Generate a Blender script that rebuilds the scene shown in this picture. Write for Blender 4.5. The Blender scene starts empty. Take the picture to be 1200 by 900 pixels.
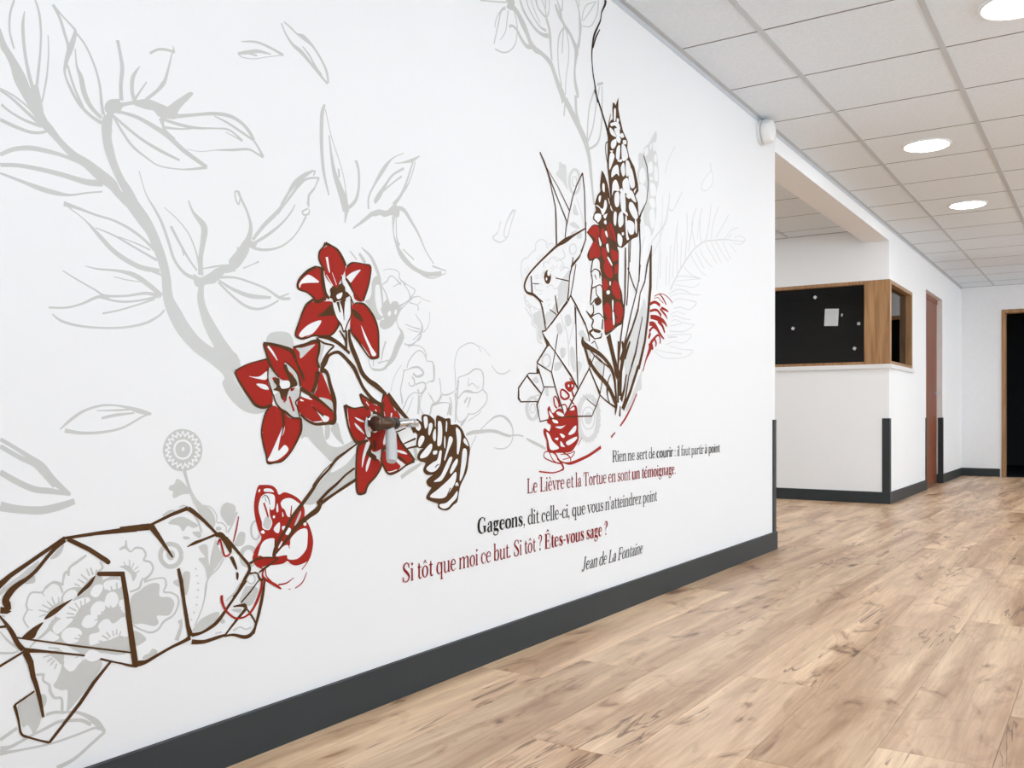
import bpy, bmesh, math, random
from mathutils import Vector
from mathutils.geometry import tessellate_polygon

# ------------------------------------------------------------------ camera, world, exposure
scene = bpy.context.scene
COL = scene.collection
cam_data = bpy.data.cameras.new('camera')
cam_data.sensor_width = 36.0
cam_data.lens = 36.0 * 1077.0 / 1200.0
cam_data.shift_y = 37.0 / 1200.0
cam_data.clip_start = 0.05
cam = bpy.data.objects.new('camera', cam_data)
COL.objects.link(cam)
CAM_X, CAM_H = 1.583, 0.745
cam.location = (CAM_X, 0.0, CAM_H)
cam.rotation_euler = (math.pi / 2, 0, math.atan(705.0 / 1077.0))
scene.camera = cam

world = bpy.data.worlds.new('world')
scene.world = world
world.use_nodes = True
world.node_tree.nodes['Background'].inputs[0].default_value = (0.81, 0.91, 1.02, 1)
world.node_tree.nodes['Background'].inputs[1].default_value = 5.0

vs = scene.view_settings
vs.view_transform = 'Standard'
vs.look = 'None'
vs.exposure = 0.72
vs.gamma = 1.0
vs.use_curve_mapping = False

LAMP = 30.0            # emission strength of every ceiling downlight
rnd = random.Random(7)

# ------------------------------------------------------------------ helpers
def link(name, me, parent=None):
    o = bpy.data.objects.new(name, me)
    COL.objects.link(o)
    if parent is not None:
        o.parent = parent
    return o

def tag(o, label=None, cat=None, group=None, kind=None):
    if label: o['label'] = label
    if cat: o['category'] = cat
    if group: o['group'] = group
    if kind: o['kind'] = kind
    return o

def empty(name, loc=(0, 0, 0)):
    o = bpy.data.objects.new(name, None)
    o.empty_display_size = 0.1
    o.location = loc
    COL.objects.link(o)
    return o

def mesh_of(name, bm, mat=None, smooth=False):
    me = bpy.data.meshes.new(name)
    bm.normal_update()
    bm.to_mesh(me)
    bm.free()
    if mat is not None:
        me.materials.append(mat)
    if smooth:
        for p in me.polygons:
            p.use_smooth = True
    return me

def box(bm, x0, x1, y0, y1, z0, z1):
    v = [bm.verts.new((x, y, z)) for z in (z0, z1) for y in (y0, y1) for x in (x0, x1)]
    for f in ((0, 2, 3, 1), (4, 5, 7, 6), (0, 1, 5, 4), (2, 6, 7, 3), (0, 4, 6, 2), (1, 3, 7, 5)):
        bm.faces.new([v[i] for i in f])

def boxes(name, lst, mat, parent=None, bevel=0.0):
    bm = bmesh.new()
    for b in lst:
        box(bm, *b)
    if bevel:
        bmesh.ops.bevel(bm, geom=bm.edges[:], offset=bevel, segments=2, affect='EDGES')
    return link(name, mesh_of(name, bm, mat), parent)

def lathe(name, prof, mat, parent=None, axis='Z', seg=32, loc=(0, 0, 0)):
    """prof: (radius, height) pairs turned round the axis"""
    bm = bmesh.new()
    rings = []
    for r, h in prof:
        ring = []
        for i in range(seg):
            a = 2 * math.pi * i / seg
            p = (r * math.cos(a), r * math.sin(a), h)
            if axis == 'X': p = (p[2], p[0], p[1])
            if axis == 'Y': p = (p[1], p[2], p[0])
            ring.append(bm.verts.new(p))
        rings.append(ring)
    for a, b in zip(rings, rings[1:]):
        for i in range(seg):
            j = (i + 1) % seg
            bm.faces.new((a[i], a[j], b[j], b[i]))
    for ring, rev in ((rings[0], True), (rings[-1], False)):
        bm.faces.new(list(reversed(ring)) if rev else ring)
    bmesh.ops.recalc_face_normals(bm, faces=bm.faces[:])
    me = mesh_of(name, bm, mat, True)
    me.set_sharp_from_angle(angle=math.radians(35))
    o = link(name, me, parent)
    o.location = loc
    return o

def tube(name, pts, rad, mat, parent=None, seg=14):
    bm = bmesh.new()
    rings = []
    n = len(pts)
    P = [Vector(p) for p in pts]
    for i, p in enumerate(P):
        d = (P[min(i + 1, n - 1)] - P[max(i - 1, 0)]).normalized()
        up = Vector((1, 0, 0)) if abs(d.x) < 0.9 else Vector((0, 0, 1))
        a = d.cross(up).normalized(); b = d.cross(a)
        r = rad[i] if isinstance(rad, (list, tuple)) else rad
        rings.append([bm.verts.new(p + (a * math.cos(t) + b * math.sin(t)) * r)
                      for t in [2 * math.pi * k / seg for k in range(seg)]])
    for a, b in zip(rings, rings[1:]):
        for i in range(seg):
            j = (i + 1) % seg
            bm.faces.new((a[i], a[j], b[j], b[i]))
    bm.faces.new(rings[0]); bm.faces.new(list(reversed(rings[-1])))
    bmesh.ops.recalc_face_normals(bm, faces=bm.faces[:])
    me = mesh_of(name, bm, mat, True)
    me.set_sharp_from_angle(angle=math.radians(50))
    return link(name, me, parent)

# ------------------------------------------------------------------ materials
def new_mat(name):
    m = bpy.data.materials.new(name)
    m.use_nodes = True
    nt = m.node_tree
    return m, nt, nt.nodes['Principled BSDF']

def node(nt, typ, **kw):
    n = nt.nodes.new(typ)
    for k, v in kw.items():
        setattr(n, k, v)
    return n

def plain(name, col, rough=0.5, spec=0.5, metal=0.0, var=0.04, scale=6.0, bump=0.0, bscale=200.0):
    """plain paint / plastic / metal with slight procedural mottling and relief"""
    m, nt, p = new_mat(name)
    p.inputs['Roughness'].default_value = rough
    p.inputs['Metallic'].default_value = metal
    p.inputs['Specular IOR Level'].default_value = spec
    tc = node(nt, 'ShaderNodeTexCoord')
    n = node(nt, 'ShaderNodeTexNoise')
    n.inputs['Scale'].default_value = scale
    n.inputs['Detail'].default_value = 4
    nt.links.new(tc.outputs['Object'], n.inputs['Vector'])
    r = node(nt, 'ShaderNodeMapRange')
    r.inputs['To Min'].default_value = 1 - var
    r.inputs['To Max'].default_value = 1 + var
    nt.links.new(n.outputs['Fac'], r.inputs['Value'])
    mx = node(nt, 'ShaderNodeVectorMath', operation='SCALE')
    mx.inputs[0].default_value = col
    nt.links.new(r.outputs['Result'], mx.inputs['Scale'])
    nt.links.new(mx.outputs['Vector'], p.inputs['Base Color'])
    if bump:
        b = node(nt, 'ShaderNodeTexNoise')
        b.inputs['Scale'].default_value = bscale
        b.inputs['Detail'].default_value = 3
        nt.links.new(tc.outputs['Object'], b.inputs['Vector'])
        bp = node(nt, 'ShaderNodeBump')
        bp.inputs['Strength'].default_value = bump
        bp.inputs['Distance'].default_value = 0.002
        nt.links.new(b.outputs['Fac'], bp.inputs['Height'])
        nt.links.new(bp.outputs['Normal'], p.inputs['Normal'])
    return m

def srgb(r, g, b):
    def f(c):
        c /= 255.0
        return c / 12.92 if c <= 0.04045 else ((c + 0.055) / 1.055) ** 2.4
    return (f(r), f(g), f(b))

M = {}
M['wall'] = plain('wall_paint', (0.88, 0.885, 0.89), 0.55, 0.3, var=0.012, scale=2.5, bump=0.05, bscale=260)
M['mural_wall'] = plain('mural_wall_paint', (0.80, 0.80, 0.805), 0.75, 0.2, var=0.008, scale=2.0, bump=0.03, bscale=260)
M['far_wall'] = plain('textured_wall_paint', (0.88, 0.885, 0.895), 0.65, 0.25, var=0.03, scale=18, bump=0.35, bscale=120)
M['g'] = plain('grey_mural_paint', srgb(193, 193, 190), 0.3, 0.35, var=0.02, scale=30)
M['k'] = plain('pale_grey_mural_paint', srgb(207, 207, 206), 0.3, 0.35, var=0.02, scale=30)
M['w'] = plain('white_mural_paint', (0.80, 0.80, 0.805), 0.75, 0.2, var=0.008, scale=2.0)
M['r'] = plain('red_mural_paint', srgb(158, 38, 28), 0.6, 0.12, var=0.05, scale=12)
M['b'] = plain('brown_mural_paint', srgb(80, 52, 26), 0.6, 0.12, var=0.06, scale=14)
M['d'] = plain('dark_mural_paint', srgb(46, 32, 24), 0.6, 0.12, var=0.05, scale=14)
M['text_dark'] = plain('dark_lettering', srgb(42, 36, 30), 0.6, 0.12, var=0.03, scale=14)
M['text_red'] = plain('red_lettering', srgb(136, 26, 24), 0.6, 0.12, var=0.03, scale=14)
M['base'] = plain('charcoal_vinyl', srgb(52, 56, 58), 0.5, 0.25, var=0.05, scale=5)
M['tee'] = plain('ceiling_grid', (0.56, 0.585, 0.61), 0.5, 0.3, var=0.02)
M['gap_shade'] = plain('ceiling_gap_shade', (0.22, 0.215, 0.21), 0.6, 0.2, var=0.03)  # dark of the shadow gaps between tiles, put into the colour
M['ring'] = plain('white_metal', (0.8, 0.8, 0.8), 0.35, 0.5, var=0.01)
M['white_plastic'] = plain('white_plastic', (0.78, 0.77, 0.75), 0.35, 0.5, var=0.02)
M['grey_plastic'] = plain('grey_plastic', (0.45, 0.45, 0.44), 0.4, 0.5, var=0.03)
M['black_plastic'] = plain('black_plastic', (0.02, 0.018, 0.016), 0.3, 0.5, var=0.1, scale=30)
M['chrome'] = plain('chrome', (0.62, 0.63, 0.65), 0.14, 0.5, metal=1.0, var=0.03)
M['bronze'] = plain('dark_bronze', (0.10, 0.06, 0.04), 0.28, 0.5, metal=0.8, var=0.1, scale=40)
M['paper'] = plain('paper', (0.55, 0.56, 0.57), 0.7, 0.2, var=0.06, scale=40)
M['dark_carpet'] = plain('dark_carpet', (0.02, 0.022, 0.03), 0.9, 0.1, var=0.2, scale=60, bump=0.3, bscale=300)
M['dark_room'] = plain('unlit_room_shade', (0.05, 0.052, 0.058), 0.8, 0.2, var=0.05)  # near-black stands in for the shade of the unlit rooms

def wood_mat(name, c0, c1, c2, rough, stretch, axis):
    m, nt, p = new_mat(name)
    tc = node(nt, 'ShaderNodeTexCoord')
    mp = node(nt, 'ShaderNodeMapping')
    sc = [stretch, stretch, stretch]; sc[axis] = stretch / 14.0
    mp.inputs['Scale'].default_value = sc
    nt.links.new(tc.outputs['Object'], mp.inputs['Vector'])
    n = node(nt, 'ShaderNodeTexNoise')
    n.inputs['Scale'].default_value = 1.0
    n.inputs['Detail'].default_value = 7
    n.inputs['Distortion'].default_value = 0.6
    nt.links.new(mp.outputs['Vector'], n.inputs['Vector'])
    cr = node(nt, 'ShaderNodeValToRGB')
    cr.color_ramp.elements[0].position = 0.3; cr.color_ramp.elements[0].color = (*c0, 1)
    cr.color_ramp.elements[1].position = 0.72; cr.color_ramp.elements[1].color = (*c2, 1)
    e = cr.color_ramp.elements.new(0.5); e.color = (*c1, 1)
    nt.links.new(n.outputs['Fac'], cr.inputs['Fac'])
    nt.links.new(cr.outputs['Color'], p.inputs['Base Color'])
    p.inputs['Roughness'].default_value = rough
    return m
M['oak'] = wood_mat('oak_frame', srgb(134, 96, 58), srgb(160, 118, 76), srgb(178, 136, 92), 0.42, 40, 2)
M['red_wood'] = wood_mat('reddish_door_wood', srgb(104, 50, 24), srgb(126, 64, 34), srgb(142, 78, 46), 0.4, 30, 2)

def floor_mat():
    """wood-look vinyl: every plank takes its own stretch of grain, with knots and dark cracks"""
    m, nt, p = new_mat('oak_vinyl_plank')
    L = nt.links.new
    tc = node(nt, 'ShaderNodeTexCoord')
    oi = node(nt, 'ShaderNodeObjectInfo')
    off = node(nt, 'ShaderNodeVectorMath', operation='SCALE')
    off.inputs[0].default_value = (37.0, 91.0, 0.0)
    L(oi.outputs['Random'], off.inputs['Scale'])
    add = node(nt, 'ShaderNodeVectorMath', operation='ADD')
    L(tc.outputs['Object'], add.inputs[0]); L(off.outputs['Vector'], add.inputs[1])
    def mapped(sx, sy):
        k = node(nt, 'ShaderNodeMapping')
        k.inputs['Scale'].default_value = (sx, sy, 1)
        L(add.outputs['Vector'], k.inputs['Vector'])
        return k
    def noise(vec, detail, dist, rough=0.55):
        k = node(nt, 'ShaderNodeTexNoise')
        k.inputs['Scale'].default_value = 1
        k.inputs['Detail'].default_value = detail
        k.inputs['Distortion'].default_value = dist
        k.inputs['Roughness'].default_value = rough
        L(vec, k.inputs['Vector'])
        return k
    fine = noise(mapped(95, 5).outputs['Vector'], 8, 0.8, 0.65)
    broad = noise(mapped(8, 0.7).outputs['Vector'], 4, 0.7)
    knot = noise(mapped(9, 3.2).outputs['Vector'], 3, 1.4)
    crack = noise(mapped(15, 1.1).outputs['Vector'], 3, 1.6, 0.5)
    def ramp(src, a, b, ca, cb):
        r = node(nt, 'ShaderNodeValToRGB')
        r.color_ramp.elements[0].position = a; r.color_ramp.elements[0].color = (*ca, 1)
        r.color_ramp.elements[1].position = b; r.color_ramp.elements[1].color = (*cb, 1)
        L(src, r.inputs['Fac'])
        return r
    base = ramp(broad.outputs['Fac'], 0.30, 0.66, srgb(174, 133, 98), srgb(240, 209, 174))
    grain = ramp(fine.outputs['Fac'], 0.33, 0.68, (0.80, 0.76, 0.72), (1.05, 1.05, 1.05))
    kn = ramp(knot.outputs['Fac'], 0.26, 0.36, (0.36, 0.28, 0.23), (1, 1, 1))
    halo = ramp(knot.outputs['Fac'], 0.28, 0.46, (0.66, 0.56, 0.48), (1, 1, 1))
    # thin cracks follow the level line of a stretched noise, and only in some stretches
    d = node(nt, 'ShaderNodeMath', operation='SUBTRACT'); d.inputs[1].default_value = 0.5
    L(crack.outputs['Fac'], d.inputs[0])
    ab = node(nt, 'ShaderNodeMath', operation='ABSOLUTE'); L(d.outputs[0], ab.inputs[0])
    gate = noise(mapped(5, 1.3).outputs['Vector'], 1, 0)
    gr = ramp(gate.outputs['Fac'], 0.53, 0.60, (1, 1, 1), (0, 0, 0))
    ad = node(nt, 'ShaderNodeMath', operation='ADD')
    L(ab.outputs[0], ad.inputs[0]); L(gr.outputs['Color'], ad.inputs[1])
    ck = ramp(ad.outputs[0], 0.003, 0.022, (0.36, 0.28, 0.23), (1, 1, 1))
    col = base.outputs['Color']
    for other in (grain, halo, kn, ck):
        mx = node(nt, 'ShaderNodeMix', data_type='RGBA', blend_type='MULTIPLY')
        mx.inputs['Factor'].default_value = 1.0
        L(col, mx.inputs['A']); L(other.outputs['Color'], mx.inputs['B'])
        col = mx.outputs['Result']
    hv = node(nt, 'ShaderNodeHueSaturation')
    vr = node(nt, 'ShaderNodeMapRange')
    vr.inputs['To Min'].default_value = 0.88; vr.inputs['To Max'].default_value = 1.08
    L(oi.outputs['Random'], vr.inputs['Value']); L(vr.outputs['Result'], hv.inputs['Value'])
    L(col, hv.inputs['Color'])
    L(hv.outputs['Color'], p.inputs['Base Color'])
    p.inputs['Roughness'].default_value = 0.36
    p.inputs['Specular IOR Level'].default_value = 0.5
    bp = node(nt, 'ShaderNodeBump')
    bp.inputs['Strength'].default_value = 0.12; bp.inputs['Distance'].default_value = 0.001
    L(fine.outputs['Fac'], bp.inputs['Height']); L(bp.outputs['Normal'], p.inputs['Normal'])
    return m
M['plank'] = floor_mat()
M['subfloor'] = plain('plank_joint', srgb(140, 106, 80), 0.7, 0.2)

def tile_mat():
    m, nt, p = new_mat('mineral_fibre_tile')
    L = nt.links.new
    tc = node(nt, 'ShaderNodeTexCoord')
    n = node(nt, 'ShaderNodeTexNoise')
    n.inputs['Scale'].default_value = 60; n.inputs['Detail'].default_value = 6; n.inputs['Roughness'].default_value = 0.7
    L(tc.outputs['Object'], n.inputs['Vector'])
    cr = node(nt, 'ShaderNodeValToRGB')
    cr.color_ramp.elements[0].position = 0.3; cr.color_ramp.elements[0].color = (0.745, 0.80, 0.85, 1)
    cr.color_ramp.elements[1].position = 0.7; cr.color_ramp.elements[1].color = (0.825, 0.88, 0.93, 1)
    L(n.outputs['Fac'], cr.inputs['Fac']); L(cr.outputs['Color'], p.inputs['Base Color'])
    p.inputs['Roughness'].default_value = 0.85
    p.inputs['Specular IOR Level'].default_value = 0.15
    bp = node(nt, 'ShaderNodeBump'); bp.inputs['Strength'].default_value = 0.25; bp.inputs['Distance'].default_value = 0.001
    L(n.outputs['Fac'], bp.inputs['Height']); L(bp.outputs['Normal'], p.inputs['Normal'])
    return m
M['tile'] = tile_mat()

def glass_mat(name, tint, gloss):
    m = bpy.data.materials.new(name); m.use_nodes = True
    nt = m.node_tree
    nt.nodes.remove(nt.nodes['Principled BSDF'])
    out = nt.nodes['Material Output']
    tr = node(nt, 'ShaderNodeBsdfTransparent'); tr.inputs['Color'].default_value = (*tint, 1)
    gl = node(nt, 'ShaderNodeBsdfGlossy'); gl.inputs['Roughness'].default_value = 0.03
    gl.inputs['Color'].default_value = (gloss, gloss, gloss, 1)
    fr = node(nt, 'ShaderNodeFresnel'); fr.inputs['IOR'].default_value = 1.5
    mx = node(nt, 'ShaderNodeMixShader')
    nt.links.new(fr.outputs[0], mx.inputs[0]); nt.links.new(tr.outputs[0], mx.inputs[1]); nt.links.new(gl.outputs[0], mx.inputs[2])
    nt.links.new(mx.outputs[0], out.inputs['Surface'])
    return m
M['clear_glass'] = glass_mat('clear_glass', (0.97, 0.98, 0.98), 1.0)
M['glass'] = glass_mat('tinted_glass', (0.30, 0.31, 0.32), 0.8)  # tint puts the darkness of the unlit office into the pane

def lamp_mat():
    m = bpy.data.materials.new('lit_diffuser'); m.use_nodes = True
    p = m.node_tree.nodes['Principled BSDF']
    p.inputs['Base Color'].default_value = (0.9, 0.9, 0.9, 1)
    p.inputs['Emission Color'].default_value = (0.91, 0.965, 1.0, 1)
    p.inputs['Emission Strength'].default_value = LAMP
    return m
M['lamp'] = lamp_mat()

# ------------------------------------------------------------------ the place (metres; x = away from the mural wall, y = along the hall)
CEIL = 2.33
Y_BACK, Y_END = -1.8, 12.62       # ends of the hall
X_RIGHT = 5.4
WALL_T = 0.20
Y_M = 5.10                        # free end of the mural wall
Y_B = 8.22                        # front face of the glazed office
REC_X = -3.0                      # depth of the recess behind the mural wall
BEAM_Z = 2.22
SILL_Z, HEAD_Z = 1.18, 1.895
WIN_Y = 9.25
DOOR_Y0, DOOR_Y1, DOOR_H = 10.04, 11.10, 2.0
FD_X0, FD_X1 = 0.475, 1.40        # doorway in the end wall

def struct(o):
    o['kind'] = 'structure'
    return o

struct(boxes('wall_left', [(-WALL_T, 0, Y_BACK, Y_M, 0, CEIL)], M['mural_wall']))
struct(boxes('trim_1', [(-WALL_T, 0, Y_M, Y_B, BEAM_Z, CEIL)], M['wall']))['label'] = 'white boxed beam spanning the opening beside the mural wall'
# glazed office: walls with openings left for the corner window and the door
struct(boxes('wall_office', [
    (REC_X, 0, Y_B, Y_B + 0.12, 0, SILL_Z),
    (REC_X, 0, Y_B, Y_B + 0.12, HEAD_Z, CEIL),
    (REC_X, -2.6, Y_B, Y_B + 0.12, SILL_Z, HEAD_Z),
    (-0.12, 0, Y_B + 0.12, DOOR_Y0, 0, SILL_Z),
    (-0.12, 0, Y_B + 0.12, DOOR_Y0, HEAD_Z, CEIL),
    (-0.12, 0, WIN_Y, DOOR_Y0, SILL_Z, HEAD_Z),
    (-0.12, 0, DOOR_Y0, DOOR_Y1, DOOR_H + 0.02, CEIL),
    (-0.12, 0, DOOR_Y1, Y_END, 0, CEIL)], M['wall']))
struct(boxes('wall_office_inner', [
    (REC_X, -0.12, DOOR_Y0 - 0.12, DOOR_Y0 - 0.02, 0, CEIL),
    (REC_X - 0.02, REC_X + 0.1, Y_B + 0.12, DOOR_Y0 - 0.12, 0, CEIL)], M['dark_room']))
struct(boxes('wall_recess', [(REC_X - 0.12, REC_X, Y_M - 1.6, Y_B, 0, CEIL), (REC_X, -WALL_T, Y_M - 1.6, Y_M - 1.5, 0, CEIL)], M['wall']))
struct(boxes('wall_end', [
    (-0.12, FD_X0, Y_END, Y_END + 0.12, 0, CEIL),
    (FD_X0, FD_X1, Y_END, Y_END + 0.12, DOOR_H, CEIL),
    (FD_X1, X_RIGHT, Y_END, Y_END + 0.12, 0, CEIL)], M['far_wall']))
# right-hand and back walls; their unseen windows are added to let in fill daylight
WZ0, WZ1 = 0.75, 2.22
def window_wall(name, along, lo, hi, face, out, starts, first):
    """wall with window openings; along = axis index of its length, face = inner plane, out = outward sign"""
    def bx(a, b, z0, z1, d0=0.0, d1=0.12):
        f0, f1 = sorted((face + out * d0, face + out * d1))
        return (f0, f1, a, b, z0, z1) if along == 1 else (a, b, f0, f1, z0, z1)
    wl = [bx(lo, hi, 0, WZ0), bx(lo, hi, WZ1, CEIL)]
    prev = lo
    for s_, width in list(starts) + [(hi, 0)]:
        wl.append(bx(prev, s_, WZ0, WZ1)); prev = s_ + width
    struct(boxes(name, wl, M['wall']))
    for i, (s_, width) in enumerate(starts):
        w = struct(empty('window_%d' % (first + i)))
        w['label'] = 'unseen window added to let in fill daylight'
        e = s_ + width; f = 0.05; c = (s_ + e) / 2
        boxes('window_frame', [bx(s_, e, WZ0, WZ0 + f, 0.03, 0.09), bx(s_, e, WZ1 - f, WZ1, 0.03, 0.09)] +
              [bx(k - f / 2, k + f / 2, WZ0 + f, WZ1 - f, 0.03, 0.09) for k in (s_ + f / 2, c, e - f / 2)], M['ring'], w)
        for k0, k1 in ((s_ + f, c - f / 2), (c + f / 2, e - f)):
            boxes('pane', [bx(k0, k1, WZ0 + f, WZ1 - f, 0.058, 0.062)], M['clear_glass'], w)
        ld = bpy.data.lights.new('window_portal', 'AREA')      # guides daylight sampling through the opening
        ld.shape = 'RECTANGLE'; ld.size = width; ld.size_y = WZ1 - WZ0
        ld.cycles.is_portal = True
        lo_ = bpy.data.objects.new('window_portal', ld); COL.objects.link(lo_)
        lo_.parent = w
        if along == 1:
            lo_.location = (face + out * 0.11, c, (WZ0 + WZ1) / 2); lo_.rotation_euler = (math.pi / 2, 0, math.pi / 2)
        else:
            lo_.location = (c, face + out * 0.11, (WZ0 + WZ1) / 2); lo_.rotation_euler = (-math.pi / 2, 0, 0)
window_wall('wall_right', 1, Y_BACK, Y_END, X_RIGHT, 1, [(1.4, 2.3), (4.3, 2.3), (7.4, 1.3), (9.9, 2.4)], 2)
window_wall('wall_back', 0, -WALL_T, X_RIGHT, Y_BACK, -1, [(0.2, 2.4), (2.8, 2.4)], 6)
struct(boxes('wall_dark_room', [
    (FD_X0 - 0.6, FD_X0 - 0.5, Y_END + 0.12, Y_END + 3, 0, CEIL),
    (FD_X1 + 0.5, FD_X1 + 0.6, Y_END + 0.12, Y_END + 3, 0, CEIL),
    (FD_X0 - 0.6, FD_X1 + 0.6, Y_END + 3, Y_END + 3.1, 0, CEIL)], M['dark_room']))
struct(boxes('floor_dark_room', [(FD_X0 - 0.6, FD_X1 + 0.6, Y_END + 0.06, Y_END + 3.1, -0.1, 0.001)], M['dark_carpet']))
struct(boxes('ceiling_slab', [(REC_X - 0.12, X_RIGHT + 0.12, Y_BACK - 0.12, Y_END + 3.1, CEIL + 0.03, CEIL + 0.12)], M['gap_shade']))

# ------------------------------------------------------------------ floor: planks laid along the hall
floor = struct(boxes('floor', [(REC_X, X_RIGHT, Y_BACK, Y_END, -0.10, -0.0045)], M['subfloor']))
PW, PL, GAP = 0.228, 1.52, 0.0005
plank_cache = {}
def plank_mesh(w, l):
    key = (round(w, 3), round(l, 3))
    if key not in plank_cache:
        bm = bmesh.new()
        e = 0.0008
        # bevelled slab: 12 quads at most
        lo = [bm.verts.new(p) for p in ((GAP, GAP, -0.0044), (w - GAP, GAP, -0.0044), (w - GAP, l - GAP, -0.0044), (GAP, l - GAP, -0.0044))]
        mid = [bm.verts.new((v.co.x, v.co.y, -e * 0.5)) for v in lo]
        hi = [bm.verts.new(p) for p in ((GAP + e, GAP + e, 0), (w - GAP - e, GAP + e, 0), (w - GAP - e, l - GAP - e, 0), (GAP + e, l - GAP - e, 0))]
        for a, b in ((lo, mid), (mid, hi)):
            for i in range(4):
                j = (i + 1) % 4
                bm.faces.new((a[i], a[j], b[j], b[i]))
        bm.faces.new(hi)
        plank_cache[key] = mesh_of('plank', bm, M['plank'])
    return plank_cache[key]
def lay(x0, w, ya, yb, start):
    y = start
    while y < yb - 0.02:
        a, b = max(y, ya), min(y + PL, yb)
        if b - a > 0.02:
            o = link('plank', plank_mesh(w, b - a), floor)
            o.location = (x0, a, 0)
        y += PL
x = 0.0
while x < X_RIGHT - 0.02:
    lay(x, min(PW, X_RIGHT - x), Y_BACK, Y_END, Y_BACK - rnd.uniform(0.1, PL - 0.1))
    x += PW
x = -PW
while x > REC_X - 0.0:
    x0 = max(x, REC_X)
    lay(x0, x + PW - x0, Y_M - 1.5 if x + PW <= -WALL_T else Y_M, Y_B, Y_M - 1.5 - rnd.uniform(0.1, PL - 0.1))
    x -= PW

# ------------------------------------------------------------------ suspended ceiling: tiles between exposed tees
ceiling = struct(empty('ceiling', (0, 0, CEIL)))
PITCH, GX, GY = 0.603, 0.364, 3.735
xs = [GX + PITCH * i for i in range(-6, 10)]
ys = [GY + PITCH * i for i in range(-10, 16)]
tile_cache = {}
def tile_mesh(w, l):
    key = (round(w, 3), round(l, 3))
    if key not in tile_cache:
        bm = bmesh.new()
        box(bm, 0.004, w - 0.004, 0.004, l - 0.004, 0.003, 0.018)
        tile_cache[key] = mesh_of('ceiling_tile', bm, M['tile'])
    return tile_cache[key]
def tiles(xa, xb, ya, yb):
    X = [xa] + [v for v in xs if xa + 0.03 < v < xb - 0.03] + [xb]
    Y = [ya] + [v for v in ys if ya + 0.03 < v < yb - 0.03] + [yb]
    for a, b in zip(X, X[1:]):
        for c, d in zip(Y, Y[1:]):
            o = link('ceiling_tile', tile_mesh(b - a, d - c), ceiling)
            o.location = (a, c, 0)
    for v in X[1:-1]:
        boxes('main_tee', [(v - 0.012, v + 0.012, ya, yb, 0.0, 0.026)], M['tee'], ceiling)
    for v in Y[1:-1]:
        boxes('cross_tee', [(xa, xb, v - 0.0045, v + 0.0045, 0.0022, 0.024)], M['gap_shade'], ceiling)  # dark bar stands in for the shadow gap at each cross tee
    return X, Y
tiles(0, X_RIGHT, Y_BACK, Y_END)
tiles(REC_X, -WALL_T, Y_M - 1.5, Y_B)
# wall angle along the mural side
boxes('wall_angle', [(0, 0.022, Y_BACK, Y_END, 0.001, 0.004), (0, 0.0015, Y_BACK, Y_END, -0.022, 0.004)], M['tee'], ceiling)

# ------------------------------------------------------------------ skirting and corner guards
BH, BT = 0.098, 0.012
def skirt(name, lst):
    return struct(boxes(name, lst, M['base']))
skirt('baseboard_left', [(0, BT, Y_BACK, Y_M, 0, BH), (-WALL_T, BT, Y_M, Y_M + BT, 0, BH)])
skirt('baseboard_office', [(REC_X, BT, Y_B - BT, Y_B, 0, BH), (0, BT, Y_B, DOOR_Y0, 0, BH)])
skirt('baseboard_hall', [(0, BT, DOOR_Y1, Y_END, 0, BH), (-0.055, BT, DOOR_Y1 - BT, DOOR_Y1, 0, BH)])
skirt('baseboard_end', [(BT, FD_X0 - 0.05, Y_END - BT, Y_END, 0, BH), (FD_X1 + 0.05, X_RIGHT, Y_END - BT, Y_END, 0, BH)])
skirt('baseboard_right', [(X_RIGHT - BT, X_RIGHT, Y_BACK, Y_END - BT, 0, BH)])
skirt('baseboard_back', [(BT, X_RIGHT - BT, Y_BACK, Y_BACK + BT, 0, BH)])

def guard(y, side, label, top=0.722, wing=0.045):
    """angle strip on the outer corner (0, y); side +1: the other wall leaves towards +y end, -1: the corner faces -y"""
    t = 0.006
    a = (0, t, y - wing, y, BH, top) if side > 0 else (0, t, y, y + wing, BH, top)
    b = (-wing, t, y, y + t, BH, top) if side > 0 else (-wing, t, y - t, y, BH, top)
    g = boxes('corner_guard', [a, b], M['base'])
    tag(g, label, 'corner guard', 'charcoal corner guards')
guard(Y_M, 1, 'charcoal corner guard strip on the end of the mural wall')
guard(Y_B, -1, 'charcoal corner guard strip below the timber corner post of the window', wing=0.055)
guard(DOOR_Y0, 1, 'charcoal corner guard strip between the office window and the reddish door')
guard(DOOR_Y1, -1, 'charcoal corner guard strip between the reddish door and the end wall')

# ------------------------------------------------------------------ corner window of the office
win = struct(empty('window_1', (0, Y_B, SILL_Z)))
win['label'] = 'dark corner window in a wide oak frame'
def wbox(name, lst, mat, bevel=0.0):
    o = boxes(name, lst, mat, None, bevel)
    o.data.transform(__import__('mathutils').Matrix.Translation((0, -Y_B, -SILL_Z)))
    o.parent = win
    return o
wbox('corner_post', [(-0.20, 0.008, Y_B - 0.008, Y_B + 0.06, SILL_Z, HEAD_Z)], M['oak'], 0.002)
wbox('top_rail', [(-2.6, -0.20, Y_B - 0.008, Y_B + 0.10, HEAD_Z - 0.028, HEAD_Z)], M['oak'])
wbox('bottom_rail', [(-2.6, -0.20, Y_B - 0.008, Y_B + 0.10, SILL_Z, SILL_Z + 0.024)], M['oak'])
wbox('side_post', [(-2.6, -2.54, Y_B - 0.008, Y_B + 0.10, SILL_Z + 0.024, HEAD_Z - 0.028)], M['oak'])
wbox('top_rail', [(-0.11, 0.008, Y_B + 0.06, WIN_Y, HEAD_Z - 0.032, HEAD_Z)], M['oak'])
wbox('bottom_rail', [(-0.11, 0.008, Y_B + 0.06, WIN_Y, SILL_Z, SILL_Z + 0.028)], M['oak'])
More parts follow.
